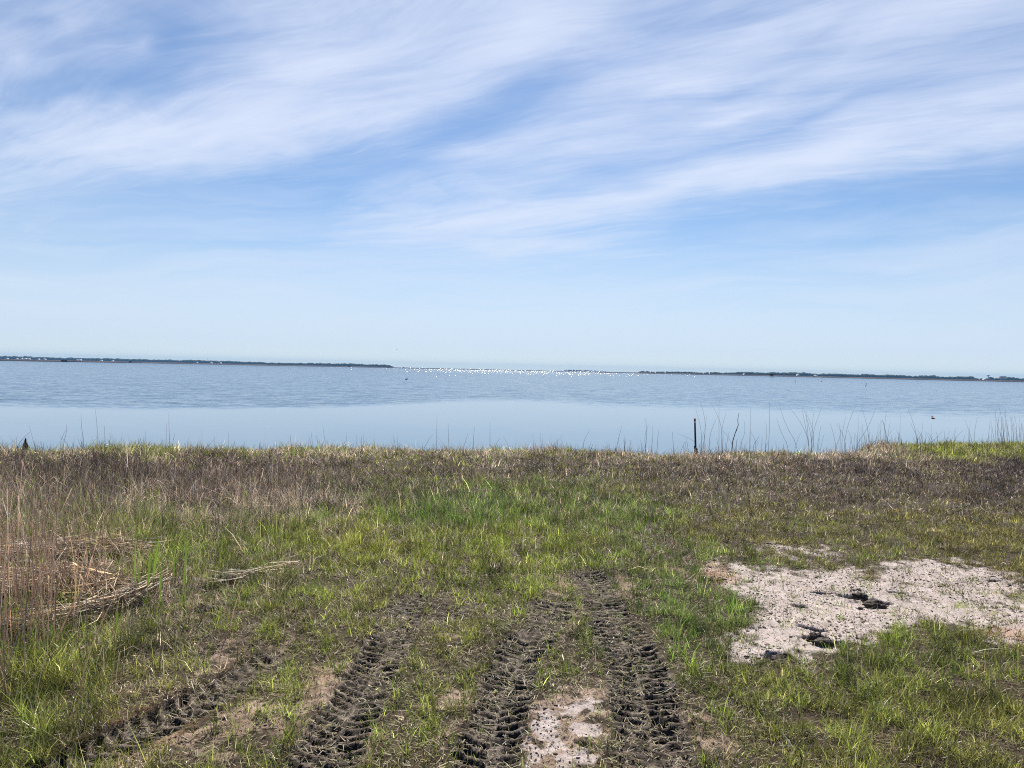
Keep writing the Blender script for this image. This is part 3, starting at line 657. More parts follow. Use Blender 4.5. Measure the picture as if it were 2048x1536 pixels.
# tall dry reed stems in the left foreground and thinly along the shore
reeds = Acc()
def stem(acc, bx, by, h, lean, ldir, r, col, bend=.15, K=5, z=None):
    z0 = gz(bx, by) - .01 if z is None else z
    t = np.linspace(0, 1, K); a = lean + bend * t
    x = np.concatenate([[0], np.cumsum(np.sin(a[1:]) * h / (K - 1))]); zz = np.concatenate([[0], np.cumsum(np.cos(a[1:]) * h / (K - 1))])
    P = np.stack([bx + math.cos(ldir) * x, by + math.sin(ldir) * x, z0 + zz], -1)
    acc.tube(P, r * (1 - .6 * t), 4, col); return P
def reed_leaf(acc, P, col, l=.12):
    k = rng.integers(1, len(P)); a = rng.uniform(0, 6.28); p = P[k]; dirv = np.array([math.cos(a), math.sin(a), .4])
    wv = np.array([-math.sin(a), math.cos(a), 0]) * .0019
    q1 = p + dirv * l * .5; q2 = p + dirv * l + np.array([0, 0, -l * .6])
    acc.add(np.array([p - wv, p + wv, q1 + wv, q1 - wv, q2]), [(0, 1, 2, 3)], [(3, 2, 4)], col)
cnt = 0
while cnt < 620:
    u = rng.random()
    px_, py_ = rng.uniform(-260, 470), rng.uniform(1075, 1420)
    wgt = np.clip(1.05 - (px_ + 0) / 260, .05, 1) * (1.0 if py_ < 1330 else .45)
    if rng.random() > wgt: continue
    g = px_ground(px_, py_)
    h = rng.uniform(.25, .95) * (1.0 if px_ < 200 else .6) * (1 if py_ > 1150 else .8)
    c = cmix(A_([.86, .70, .57]), A_([.50, .36, .28]), rng.random(1))[0] * rng.lognormal(0, .2)
    P = stem(reeds, g[0], g[1], h, abs(rng.normal(.05, .13)), rng.uniform(0, 6.28), rng.uniform(.0017, .0036), c, rng.normal(.1, .28), 6)
    if rng.random() < .30: reed_leaf(reeds, P, A_([.46, .36, .29]) * rng.uniform(.7, 1.2), rng.uniform(.04, .14))
    cnt += 1
# mid-distance dead stalks on the left
for _ in range(260):
    g = px_ground(rng.uniform(-200, 620), rng.uniform(960, 1090))
    if g[1] > bank_y(np.array([g[0]]))[0] - .2: continue
    stem(reeds, g[0], g[1], rng.uniform(.2, .5), abs(rng.normal(.05, .1)), rng.uniform(0, 6.28), rng.uniform(.0016, .003), A_([.28, .20, .16]) * rng.lognormal(-.2, .3), rng.normal(.1, .2), 4)
# thin bare stems along the water's edge
for _ in range(330):
    u = rng.random()
    bx = rng.uniform(-11, 12.5)
    if bx < 1.5 and rng.random() < .45: continue
    by = float(bank_y(np.array([bx]))[0]) - rng.uniform(.05, .7)
    h = rng.lognormal(-1.35, .42) * (1.25 if bx > 3 else .95); h = min(h, .75)
    stem(reeds, bx, by, h, abs(rng.normal(.05, .13)), rng.uniform(0, 6.28), rng.uniform(.0022, .0042), A_([.20, .15, .13]) * rng.lognormal(-.2, .35), rng.normal(.15, .3), 5)
link('dry_reeds', reeds.mesh('dry_reeds'), stem_mat, kind='stuff', label='thin dry pinkish reed stems standing in the left foreground and along the shore', cat='dry reeds')

# ---- reed clumps that stand out against the water, each one a thing
def px_stem_path(base, tip, dist, bow=0.0, K=6, mid=None):
    A = px_at(*base, dist); B = px_at(*tip, dist + rng.uniform(-.15, .15))
    t = np.linspace(0, 1, K)[:, None]
    P = A + (B - A) * t
    P[:, 0] += (np.sin(t[:, 0] * np.pi) * bow) * dist / F
    P[0, 2] -= .06
    return P
CLUMPS = [
    ('loose fan of tall thin dry reeds just right of the leaning shore post', 14.1, (1415, 893),
     [((1403, 893), (1392, 821), 4), ((1405, 893), (1400, 802), 8), ((1410, 893), (1414, 830), -2), ((1418, 891), (1435, 833), -4), ((1442, 893), (1421, 805), 10), ((1438, 893), (1438, 801), 0), ((1446, 893), (1452, 826), -5), ((1391, 893), (1350, 866), 14)]),
    ('bare reeds around the kinked dark stick on the right shore', 14.1, (1480, 893),
     [((1478, 893), (1488, 840), 6), ((1500, 893), (1501, 818), 0), ((1505, 893), (1520, 870), 0), ((1512, 893), (1500, 862), 3), ((1530, 893), (1531, 842), 3), ((1537, 893), (1539, 805), 1)]),
    ('wide V shaped fan of bent reeds left of centre on the right shore', 14.3, (1622, 897),
     [((1618, 897), (1612, 820), 0), ((1620, 897), (1577, 812), 8), ((1622, 897), (1645, 812), -4), ((1625, 897), (1606, 813), 3), ((1619, 897), (1603, 811), 0), ((1624, 897), (1628, 822), -2), ((1626, 897), (1614, 830), 6), ((1600, 897), (1558, 806), -6), ((1580, 897), (1553, 836), -3), ((1634, 897), (1642, 850), 0)]),
    ('group of crossing dry reeds in the middle of the right shore', 14.3, (1692, 899),
     [((1688, 899), (1715, 805), -6), ((1684, 899), (1692, 832), -3), ((1692, 899), (1672, 846), 5), ((1706, 899), (1752, 815), 5), ((1712, 899), (1716, 830), 2), ((1668, 899), (1678, 845), 7), ((1672, 899), (1660, 846), 2)]),
    ('dense short dark reed tuft below a long slanting reed on the right shore', 14.3, (1736, 900),
     [((1735, 900), (1738, 855), 2), ((1733, 900), (1728, 866), 0), ((1737, 900), (1746, 868), 0), ((1738, 900), (1725, 820), 4), ((1730, 900), (1762, 858), 6), ((1740, 900), (1733, 870), -3), ((1768, 898), (1773, 822), -2), ((1775, 898), (1781, 843), -2)]),
    ('bushy brown reed tuft with two tall stems where the bright green bank begins', 14.5, (1837, 898),
     [((1836, 898), (1816, 818), 4), ((1838, 898), (1821, 846), 3), ((1834, 898), (1832, 862), 0), ((1840, 898), (1846, 844), 0), ((1842, 898), (1838, 870), 0), ((1846, 898), (1862, 870), 2), ((1830, 898), (1826, 872), 0), ((1843, 898), (1886, 861), 4), ((1850, 898), (1852, 866), 0), ((1855, 898), (1865, 872), 0)]),
    ('sparse upright reeds on the bright green bank', 14.5, (1890, 890),
     [((1890, 890), (1889, 861), 0), ((1906, 890), (1910, 868), 2), ((1925, 890), (1931, 866), 0), ((1948, 890), (1955, 834), -2), ((1938, 890), (1937, 863), 0), ((1975, 890), (1981, 835), 0), ((1965, 890), (1966, 868), 0)]),
    ('thick stand of tall brown reeds at the right edge of the photo', 15.9, (2025, 886),
     [((1996, 888), (1995, 803), 8), ((2000, 888), (2010, 815), 6), ((2008, 888), (1990, 820), -3)] +
     [((1990 + i * 2.4, 888), (1986 + i * 2.6 + rng.uniform(-6, 6), rng.uniform(818, 862)), rng.uniform(-3, 4)) for i in range(26)]),
    ('slender reeds on the left part of the shore left of centre', 12.2, (190, 884),
     [((194, 888), (190, 816), 2), ((169, 888), (162, 826), -2), ((125, 888), (133, 849), 3), ((120, 885), (131, 860), 0), ((208, 888), (209, 852), 0), ((216, 888), (219, 866), 3)]),
    ('single tall reed with a shorter one beside it on the left shore', 13.3, (338, 884),
     [((340, 888), (338, 822), -1), ((332, 886), (333, 846), 0), ((345, 886), (350, 866), 0)]),
    ('upright thin reeds near the middle of the shore', 13.9, (975, 890),
     [((873, 900), (874, 830), 0), ((980, 902), (980, 842), 0), ((948, 902), (950, 852), -2), ((898, 902), (896, 845), 0), ((925, 902), (936, 866), 0)]),
    ('pair of leaning reeds left of the shore post', 14.1, (1245, 893),
     [((1232, 898), (1244, 850), 0), ((1290, 898), (1291, 836), 3), ((1292, 898), (1298, 848), -5), ((1165, 898), (1180, 860), -3), ((1302, 898), (1305, 852), 2), ((1250, 898), (1246, 878), 1), ((1285, 898), (1281, 880), 0), ((1178, 898), (1183, 882), 0)]),
]
lone = []
for cl in CLUMPS[8:]:
    for st_ in cl[3]: lone.append((None, cl[1], st_[0], [st_]))
lone.sort(key=lambda q: q[2][0])
ORD = ('first second third fourth fifth sixth seventh eighth ninth tenth eleventh twelfth thirteenth fourteenth fifteenth sixteenth seventeenth eighteenth '
       'nineteenth twentieth twenty-first twenty-second twenty-third').split()
lone = [('%s lone dry reed from the left against the water, %s%s' % (ORD[i], 'tall' if q[2][1] - q[3][0][1][1] > 45 else 'short', ', leaning right' if q[3][0][1][0] - q[2][0] > 6 else ', leaning left' if q[3][0][1][0] - q[2][0] < -3 else ', upright'), *q[1:], 1) for i, q in enumerate(lone)]
for lab, dist, basepx, stems, *single in CLUMPS[:8] + lone:
    a = Acc(); bp = px_at(*basepx, dist); off = (bp[0], dist, 0.0)
    for i, (b0, t0, bow) in enumerate(stems):
        P = px_stem_path(b0, t0, dist + rng.uniform(-.2, .2), bow)
        c = A_([.24, .17, .15]) * rng.lognormal(-.1, .3)
        P[0, 2] = -.05
        a.tube(P, np.linspace(.0036, .0012, len(P)), 4, c * 1.25)
        if rng.random() < .3: reed_leaf(a, P, c * 1.4, rng.uniform(.05, .16))
    if not single: o = link('reed_clump', a.mesh('reed_clump', off=off), stem_mat, label=lab, cat='reed clump', group='reed clumps standing along the water edge')
    else: o = link('dry_reed', a.mesh('dry_reed', off=off), stem_mat, label=lab, cat='reed', group='lone reed stems along the water edge')
    o.location = off

# kinked dark stick
a = Acc(); d = 14.0
P = np.array([px_at(*q, d) for q in [(1462.5, 896), (1465.6, 882), (1470.3, 866.4), (1476.6, 850), (1475.4, 840.6), (1477.7, 825.8)]]); P[0, 2] = -.05
off = (P[0][0], d, 0)
a.tube(P, [.010, .009, .0075, .0065, .0055, .003], 7, (.07, .055, .05))
a.tube(np.array([P[2], P[2] + [.03, 0, .05], P[2] + [.045, .01, .10]]), [.004, .003, .0015], 5, (.07, .055, .05))
o = link('dead_stick', a.mesh('dead_stick', True, off), stem_mat, label='dark kinked dead stick leaning right among the reeds on the right shore', cat='stick'); o.location = off

# ------------------------------------------------------------------ post at the water's edge
rust = simple_mat('rusty_cap', (.22, .07, .04), (.34, .13, .08), 60, .8)
bandm = simple_mat('pale_band', (.55, .5, .47), (.7, .66, .62), 60, .6)
postm = simple_mat('dark_weathered_post', (.018, .015, .018), (.06, .045, .04), 40, .7, .4, .6)
woodm = simple_mat('rotten_black_wood', (.012, .010, .010), (.050, .035, .026), 30, .85, .3, 1.0, .02)
pd = 14.1
pt, pb = px_at(1389.6, 837, pd), px_at(1392, 897, pd)
root = thing('shore_post', (pb[0], pd, -.05), 'narrow dark post with a rusty top and pale band at the water edge', 'post')
ax = (pt - np.array([pb[0], pd, -.05])); Lp = np.linalg.norm(ax); axn = ax / Lp
def seg_tube(t0, t1, r0_, r1_, name, m, sides=14):
    a = Acc(); K = max(2, int((t1 - t0) * 14))
    ts = np.linspace(t0, t1, K + 1)
    a.tube(np.array([axn * t for t in ts]), np.linspace(r0_, r1_, K + 1), sides); return link(name, a.mesh(name, True), m, root)
seg_tube(0, Lp - .085, .0205, .0165, 'pole', postm)
seg_tube(Lp - .085, Lp - .048, .0175, .0175, 'band', bandm)
seg_tube(Lp - .048, Lp, .0205, .0200, 'cap', rust)
def ico(sub=2):
    import bmesh
    bm = bmesh.new(); bmesh.ops.create_icosphere(bm, subdivisions=sub, radius=1.0)
    V = np.array([v.co[:] for v in bm.verts]); T = np.array([[v.index for v in f.verts] for f in bm.faces]); bm.free(); return V, T
ICO1, ICO2, ICO3 = ico(1), ico(2), ico(3)
def lump(c, r, seed, amp=.3, f=1.6, base=ICO3):
    V, T = base; V = V.copy()
    nz = fbm(V[:, 0] * f + seed * 3.1, V[:, 1] * f + V[:, 2] * f * 1.3 + seed, 3, seed % 9)
    nz2 = fbm(V[:, 2] * f * 2 + seed, V[:, 0] * f * 2 - V[:, 1] * 1.7, 2, 3)
    return V * (1 + amp * nz + amp * .5 * nz2)[:, None] * np.asarray(r)[None, :] + np.asarray(c)[None, :], np.zeros((0, 4), int), T
a = Acc()
for k, (q, r) in enumerate([((0, 0, .06), (.035, .03, .07)), ((-.018, 0, .16), (.020, .018, .035)), ((.012, -.005, .11), (.026, .022, .05)), ((.02, 0, .05), (.03, .025, .05)), ((-.03, .0, .185), (.012, .012, .018))]):
    a.add(*lump(q, r, 5 + k, .45, 2.2))
link('clump', a.mesh('clump', True), woodm, root)

def stump(name, pxs, dist, label, spikes, zb=-.03):
    c = px_at(*pxs, dist); root = (c[0], dist, zb); a = Acc()
    for k, (ox, hh_, rr, tipx) in enumerate(spikes):
        K = 9; t = np.linspace(0, 1, K)
        P = np.stack([ox + tipx * t, rng.normal(0, .003, K), hh_ * t], -1); rad = rr * (1 - t ** 1.3 * .93) * (1 + rng.normal(0, .10, K))
        rad[-1] = .001
        a.tube(P, rad, 9)
    o = link(name, a.mesh(name, False), woodm, label=label, cat='stump'); o.location = root; return o
stump('wooden_stump', (51, 888), 12.5, 'tall pointed black rotten stump on the left shore', [(-.01, .245, .050, .012), (.025, .15, .045, .004), (.055, .10, .03, .01), (-.03, .13, .035, .01)])
stump('wooden_stump', (35.5, 888), 12.5, 'small black stump tip left of the tall pointed stump', [(0, .10, .025, .005), (.012, .07, .02, 0)])
stump('wooden_stump', (-1, 880), 12.4, 'dark stump cut off by the left edge of the photo', [(0, .17, .03, .003), (-.02, .13, .03, 0)])

# ------------------------------------------------------------------ flattened reed swaths in the left foreground
def swath(name, pts, nst, width, label, lift=.05, lmin=.25, lmax=.7):
    W = np.array([px_ground(*p)[:2] for p in pts]); seg = np.linalg.norm(np.diff(W, axis=0), axis=1); S = np.concatenate([[0], np.cumsum(seg)]); a = Acc()
    zc = gz(*W[0])
    for _ in range(nst):
        L = min(rng.uniform(lmin, lmax) * S[-1], rng.uniform(.2, .75)); s0 = rng.uniform(-.1, S[-1] - L * .7)
        s = np.linspace(s0, s0 + L, 7)
        x = np.interp(s, S, W[:, 0]); y = np.interp(s, S, W[:, 1])
        o_ = rng.normal(0, width); z = abs(rng.normal(lift, .022)) + .01
        d_ = rng.normal(0, .22) + (rng.random() < .35) * rng.normal(0, .7)
        q = s - s0
        x = x + rng.normal(0, width * .3) + np.sin(q * 5 + rng.uniform(0, 6)) * .015; y = y + o_ + d_ * (q - L / 2)
        zz = gzv(x, y) + z + rng.normal(0, .13) * (q - L / 2)
        zz = np.maximum(zz, gzv(x, y) + .004)
        c = cmix(A_([.80, .67, .50]), A_([.32, .22, .15]), rng.random(1))[0] * rng.lognormal(-.05, .3)
        a.tube(np.stack([x, y, zz], -1), rng.uniform(.0012, .0034), 4, c)
    c0 = (W[0][0], W[0][1], zc)
    o = link(name, a.mesh(name, off=c0), stem_mat, label=label, cat='straw'); o.location = c0
def gzv(x, y): return ground_fields(np.asarray(x, float), np.asarray(y, float))[0]
swath('flattened_reeds', [(-120, 1290), (0, 1270), (130, 1258), (240, 1228), (330, 1190)], 130, .05, 'pale swath of flattened reeds in a flat band, lower left foreground', .07)
swath('flattened_reeds', [(140, 1140), (180, 1165), (230, 1200), (270, 1225)], 242, .07, 'fallen straw fan slanting down behind the flattened band of reeds', .06, .4, .9)
swath('flattened_reeds', [(-60, 1150), (60, 1128), (180, 1118), (290, 1130)], 330, .10, 'arched upper mat of matted pale straw among standing reeds at left', .10, .2, .6)
swath('flattened_reeds', [(-100, 1210), (30, 1190), (120, 1180), (200, 1210)], 330, .12, 'tangled heap of dry straw between the upper and lower reed mats', .09, .2, .6)
swath('flattened_reeds', [(400, 1180), (480, 1170), (560, 1148), (600, 1142)], 20, .025, 'thin wisp of fallen straw beside green grass left of centre', .03, .4, .9)

# ---- bright green broad-leaved shoots
shoot_mat = blade_mat('bright_reed_leaf', .55, .08, .35)
sx_ = px_ground(330, 1225)
root = thing('reed_shoot', (sx_[0], sx_[1], gz(sx_[0], sx_[1])), 'bright green upright reed shoots with broad leaves, left foreground', 'plant')
for (bx_, by_, tx_, ty_, wd_) in [(363, 1230, 375, 1075, .011), (300, 1200, 318, 1080, .015), (292, 1215, 301, 1110, .013), (320, 1230, 322, 1130, .010), (345, 1200, 350, 1090, .009), (268, 1190, 271, 1085, .009), (276, 1210, 278, 1135, .008),
                                  (70, 1300, 62, 1250, .010), (112, 1310, 100, 1245, .010), (230, 1300, 235, 1215, .007)]:
    g = px_ground(bx_, by_); tpt = px_at(tx_, ty_, g[1])
    K = 8; t = np.linspace(0, 1, K); P = g[None, :] + (tpt - g)[None, :] * t[:, None]; P[:, 2] = gz(g[0], g[1]) + (tpt[2]) * t
    wv = np.array([.97, .2, 0]) * .5
    prof = wd_ * np.sin(np.clip(t * .93 + .07, 0, 1) * np.pi) ** .6 * (t > .38) + .003 * (t <= .38); prof[-1] = .0004
    V = np.concatenate([P - wv * prof[:, None], P + wv * prof[:, None] + np.array([0, .002, 0])]) - np.array(root.location)[None, :]
    Q = [(k, K + k, K + k + 1, k + 1) for k in range(K - 1)]
    a = Acc(); a.add(V, Q, [], A_([.16, .27, .035]) * rng.uniform(.8, 1.2)); link('leaf', a.mesh('leaf', True), shoot_mat, root)

# ------------------------------------------------------------------ mud clods
clodm = simple_mat('dark_wet_mud', (.020, .015, .013), (.12, .090, .076), 60, .75, .35, 1.0, .015)
for k, (px_, py_, r, lab) in enumerate([
    (1745, 1207, (.055, .04, .028), 'dark mud clod kicked out beside the largest footprint on the sand'),
    (1722, 1188, (.05, .035, .02), 'flat dark clod inside the largest footprint on the sand'),
    (1648, 1294, (.06, .04, .025), 'crumbly dark mud clod in the footprint nearest the grass edge'),
    (1632, 1278, (.045, .03, .02), 'small mud clod at the upper end of the lower footprint'),
    (1557, 1322, (.065, .05, .05), 'black rooty clod half hidden in grass at the lower edge of the sand'),
    (410, 1224, (.075, .05, .05), 'black mud lump in the grass right of the flattened reeds'),
    (1721, 1213, (.018, .014, .012), 'tiny clod just below the largest footprint'),
    (455, 1170, (.07, .05, .04), 'dark earthy lump beside the fallen straw wisp'),
]):
    g = px_ground(px_, py_); z0 = gz(g[0], g[1]); a = Acc()
    for j in range(5):
        o_ = rng.normal(0, .35, 3) * np.array(r) * (1.0 if j else 0)
        a.add(*lump((o_[0], o_[1], r[2] * .4 + abs(o_[2]) * .5), np.array(r) * (1 if j == 0 else rng.uniform(.35, .6)), 30 + k * 7 + j, .55, 2.4))
    o = link('mud_clod', a.mesh('mud_clod', False), clodm, label=lab, cat='mud clod', group='mud clods on the shore'); o.location = (g[0], g[1], z0)
# loose crumbs sprinkled on the sand and in the ruts
x, y = scatter(2.4, 8.0, 6000)
z_, sd_, br_, og_, rt_, lg_, hl_, px, py = ground_fields(x, y)
k = rng.random(len(x)) < np.clip(.55 * (sd_ > .4) + .35 * (rt_ > .3) + .3 * (br_ > .4), 0, .7) * np.clip(.6 + fbm(x * 3, y * 3, 3, 71) * 1.2, .1, 1)
x, y, z_ = x[k], y[k], z_[k]; nb = len(x)
V0, T0 = ICO1; nv = len(V0)
s_ = rng.lognormal(-5.95, .5, nb)[:, None, None]; st = rng.uniform(.5, 1.9, (nb, 1, 3)); st[:, :, 2] = rng.uniform(.3, .9, (nb, 1))
V = V0[None] * s_ * st * (1 + rng.normal(0, .28, (nb, nv, 1))) + np.stack([x, y, z_ + .001], -1)[:, None, :]
T = (T0[None] + (np.arange(nb) * nv)[:, None, None]).reshape(-1, 3)
link('mud_crumbs', np_mesh('mud_crumbs', V.reshape(-1, 3), tris=T), clodm, kind='stuff', label='small dark mud crumbs scattered on the sand and ruts', cat='mud crumbs')

# ------------------------------------------------------------------ far shore
marshm, n = mat('far_marsh_reeds')
pos = n.new('ShaderNodeNewGeometry').outputs['Position']
mz = n.sep(pos)[2]
c = n.mix(n.mapr(n.noise(n.mapping(pos, scale=(.05, .05, .5)), 1, 4, .6), .35, .65), (.055, .040, .040), (.095, .072, .064))
c = n.mix(n.mapr(mz, -.05, .25), (.022, .018, .020), c)
p = principled(n, c, .9, .1); out(n, p.outputs[0])
def far_strip(pts, depth, htop, label, name='marsh_island', step=4.0):
    """reed-covered marsh: mud foot at the water, ragged reed front, flat top running back"""
    fr = []
    for (x1, d1), (x2, d2) in zip(pts[:-1], pts[1:]):
        a_, b_ = px_at(x1, 760, d1), px_at(x2, 760, d2); k = max(2, int(np.linalg.norm((b_ - a_)[:2]) / step))
        for i in range(k): fr.append((a_ + (b_ - a_) * i / k)[:2])
    fr = np.array(fr); fr[:, 1] += fbm(fr[:, 0] * .03, fr[:, 0] * 0, 3, 4) * 7
    K = len(fr); h = htop * (.8 + .35 * fbm(fr[:, 0] * .08, fr[:, 0] * 0 + 2, 4, 6) + rng.normal(0, .06, K))
    taper = np.minimum(1, np.minimum(np.arange(K), np.arange(K)[::-1]) / 6.0); h = h * taper
    dirv = fr / np.linalg.norm(fr, axis=1)[:, None]
    rows = [np.column_stack([fr, np.full(K, WATER_Z - .3)]), np.column_stack([fr, np.full(K, WATER_Z + .12)]), np.column_stack([fr + dirv * 1.5, np.maximum(WATER_Z + .2, WATER_Z + .25 + h * .3)]),
            np.column_stack([fr + dirv * 3, WATER_Z + .1 + h]), np.column_stack([fr + dirv * depth * .5, WATER_Z + .1 + h * .9]), np.column_stack([fr + dirv * depth, np.full(K, WATER_Z + .1) + h * .7]), np.column_stack([fr + dirv * (depth + 3), np.full(K, WATER_Z - .3)])]
    V = np.concatenate(rows); Q = [(r * K + i, r * K + i + 1, (r + 1) * K + i + 1, (r + 1) * K + i) for r in range(len(rows) - 1) for i in range(K - 1)]
    link(name, np_mesh(name, V, quads=Q), marshm, kind='structure', label=label)
far_strip([(-900, 560), (-300, 575), (0, 585), (152, 610)], 60, 1.45, 'nearest low brown marsh at the left end of the far shore')
far_strip([(-100, 690), (150, 690), (258, 715)], 70, 1.4, 'second low brown marsh strip behind the leftmost one')
far_strip([(100, 800), (256, 800), (512, 860), (700, 1020), (785, 1080), (1024, 1060), (1280, 930), (1536, 880), (1792, 750), (2048, 665), (2900, 560)], 160, .95, 'long thin brown marsh line along the far shore')
far_strip([(1250, 1000), (1536, 930), (1792, 800), (2048, 710), (2900, 600)], 900, 1.25, 'reddish brown marsh below the right woods')
far_strip([(-900, 900), (100, 900), (400, 1100), (640, 1300), (790, 1500)], 1300, .9, 'flat land below the left woods')

leafm = simple_mat('far_tree_foliage', (.022, .040, .018), (.070, .090, .035), .35, .9, .1, .8, 1.0)
barkm = simple_mat('tree_bark', (.06, .045, .035), (.12, .09, .07), 3, .9, .1)
# many small leaf clusters spread over each crown
def crown_cards(c, rx, rz, nl, size):
    u = rng.normal(size=(nl, 3)); u /= np.linalg.norm(u, axis=1)[:, None]; rad = rng.uniform(.55, 1.05, nl) ** .6
    p = u * rad[:, None] * np.array([rx, rx, rz]) + c
    a_ = rng.normal(size=(nl, 3)); a_ /= np.linalg.norm(a_, axis=1)[:, None]; b_ = np.cross(a_, rng.normal(size=(nl, 3))); b_ /= np.linalg.norm(b_, axis=1)[:, None]
    s_ = size * rng.uniform(.6, 1.4, nl)[:, None]
    V = np.stack([p - a_ * s_, p + b_ * s_, p + a_ * s_, p - b_ * s_], 1).reshape(-1, 3)
    return V, np.arange(nl * 4).reshape(-1, 4), np.zeros((0, 3), int)
def wood(label, pts, spacing, hfun, depth=60):
    a = Acc()
    for (x1, d1), (x2, d2) in zip(pts[:-1], pts[1:]):
        p1, p2 = px_at(x1, 740, d1), px_at(x2, 740, d2); L = np.linalg.norm((p2 - p1)[:2]); k = int(L / spacing * 1.7)
        for i in range(k):
            t = (i + rng.random()) / k; q = p1 + (p2 - p1) * t; pxx = x1 + (x2 - x1) * t
            h = hfun(pxx) * (rng.uniform(.80, 1.0) + .10 * (rng.random() < .15))
            if h < 1.2: continue
            for row in range(2 + (h > 6)):
                dd = row * rng.uniform(8, depth); dv = q[:2] / np.linalg.norm(q[:2]); c = np.array([q[0] + dv[0] * dd, q[1] + dv[1] * dd, 0])
                hh_ = h * (.85 if row == 0 else 1.0); rx = hh_ * rng.uniform(.50, .85)
                V_, Q_, T_ = lump(c + [0, 0, hh_ * .55], (rx, rx, hh_ * .42), int(rng.integers(1, 999)), .35, 1.8, ICO2); a.add(V_, Q_, T_)
                a.add(*crown_cards(c + [0, 0, hh_ * .58], rx * 1.08, hh_ * .44, 26, hh_ * .085))
                a.add(*lump(c + [0, 0, hh_ * .16], (rx * 1.3, rx, hh_ * .22), int(rng.integers(1, 999)), .3, 1.8, ICO1))
    link('distant_woods', a.mesh('distant_woods', True), leafm, kind='stuff', label=label, cat='woods')
def yh(x): return 738.5 + (x - 1024) * math.tan(ROLL)
def prof(table, dist):
    xs_ = [q[0] for q in table]; hs = [q[1] for q in table]     # height in px above the horizon line -> metres
    return lambda x: np.interp(x, xs_, hs) * 1.2 / F * dist + EYE
LD = 2050
wood('long low blue wooded shoreline along the left half of the far shore', [(-500, LD), (200, LD), (520, LD)], 7.5,
     prof([(-500, 4.2), (0, 4.4), (30, 4.3), (90, 3.9), (130, 3.6), (180, 4.2), (230, 4.3), (290, 4.0), (300, 3.2), (340, 4.2), (345, 3.6), (400, 4.5), (450, 4.0), (480, 3.6), (520, 3.3)], LD))
wood('tapering wooded point ending just left of the sun glitter', [(505, 2000), (786, 1900)], 7.0,
     prof([(505, 3.6), (522, 3.6), (530, 2.9), (560, 3.0), (620, 3.5), (650, 3.7), (720, 4.2), (740, 3.4), (770, 3.6), (780, 2.4), (786, .5)], 1950))
wood('faint small wood low on the horizon right of the sun glitter', [(1128, 2900), (1212, 2900)], 10, prof([(1128, .8), (1140, 1.6), (1180, 1.2), (1212, .4)], 2900))
wood('first dark wood right of centre on the far shore', [(1278, 1750), (1440, 1650)], 7, prof([(1278, .9), (1285, 2.0), (1300, 1.6), (1310, 1.0), (1335, 2.4), (1350, 2.2), (1380, 2.6), (1408, 1.6), (1425, 2.8), (1440, 2.6)], 1700), 30)
wood('long dark wood with a rounded tree line on the right far shore', [(1436, 1600), (1870, 1500)], 6.0,
     prof([(1436, 2.0), (1462, 2.6), (1480, 4.2), (1505, 4.6), (1530, 3.9), (1536, 2.8), (1543, 4.0), (1548, 5.0), (1600, 5.4), (1630, 4.2), (1640, 3.0), (1655, 4.2), (1700, 4.6), (1725, 3.2), (1732, 4.9), (1745, 5.2), (1760, 4.6), (1770, 3.6), (1780, 4.9), (1800, 4.6), (1830, 3.2), (1845, 4.4), (1860, 5.2), (1870, 4.6)], 1550))
wood('rightmost wood beside the water tower with separate tall crowns', [(1868, 1480), (2420, 1420)], 6.0,
     prof([(1868, 4.0), (1895, 3.2), (1910, 4.2), (1930, 4.8), (1948, 4.4), (1952, 2.4), (1960, 1.8), (1975, 1.6), (1990, 1.8), (2000, 2.0), (2014, 2.2), (2017, 3.6), (2024, 5.0), (2040, 4.5), (2046, 2.6), (2060, 4.4), (2420, 4.6)], 1450), 40)
# separate umbrella-shaped pines near the water tower
for k, (x_, top, rx, lab) in enumerate([(1980.5, 754.2, 3.2, 'flat topped lone pine just right of the water tower'), (1985.5, 755.2, 2.2, 'small round pine between the flat topped pine and the low roof'), (1992.5, 756.4, 2.4, 'short pine left of the pale block building'), (1996, 757.0, 2.0, 'lowest lone pine beside the block building')]):
    dd = 1400; q = px_at(x_, top, dd); hh_ = q[2]
    root = thing('pine_tree', (q[0], dd, 0), lab, 'tree', 'lone pines near the water tower')
    a = Acc(); a.tube(np.array([(0, 0, -.3), (.2, 0, hh_ * .5), (0, 0, hh_ * .9)]), [.35, .28, .12], 8); link('trunk', a.mesh('trunk', True), barkm, root)
    a = Acc(); a.add(*lump((0, 0, hh_ * .82), (rx, rx, hh_ * .17), 40 + k, .35, 1.8)); a.add(*lump((rx * .4, 0, hh_ * .6), (rx * .6, rx * .6, hh_ * .1), 60 + k, .35, 1.8)); a.add(*crown_cards(np.array([0, 0, hh_ * .8]), rx * 1.1, hh_ * .2, 90, .45))
    link('crown', a.mesh('crown', True), leafm, root)

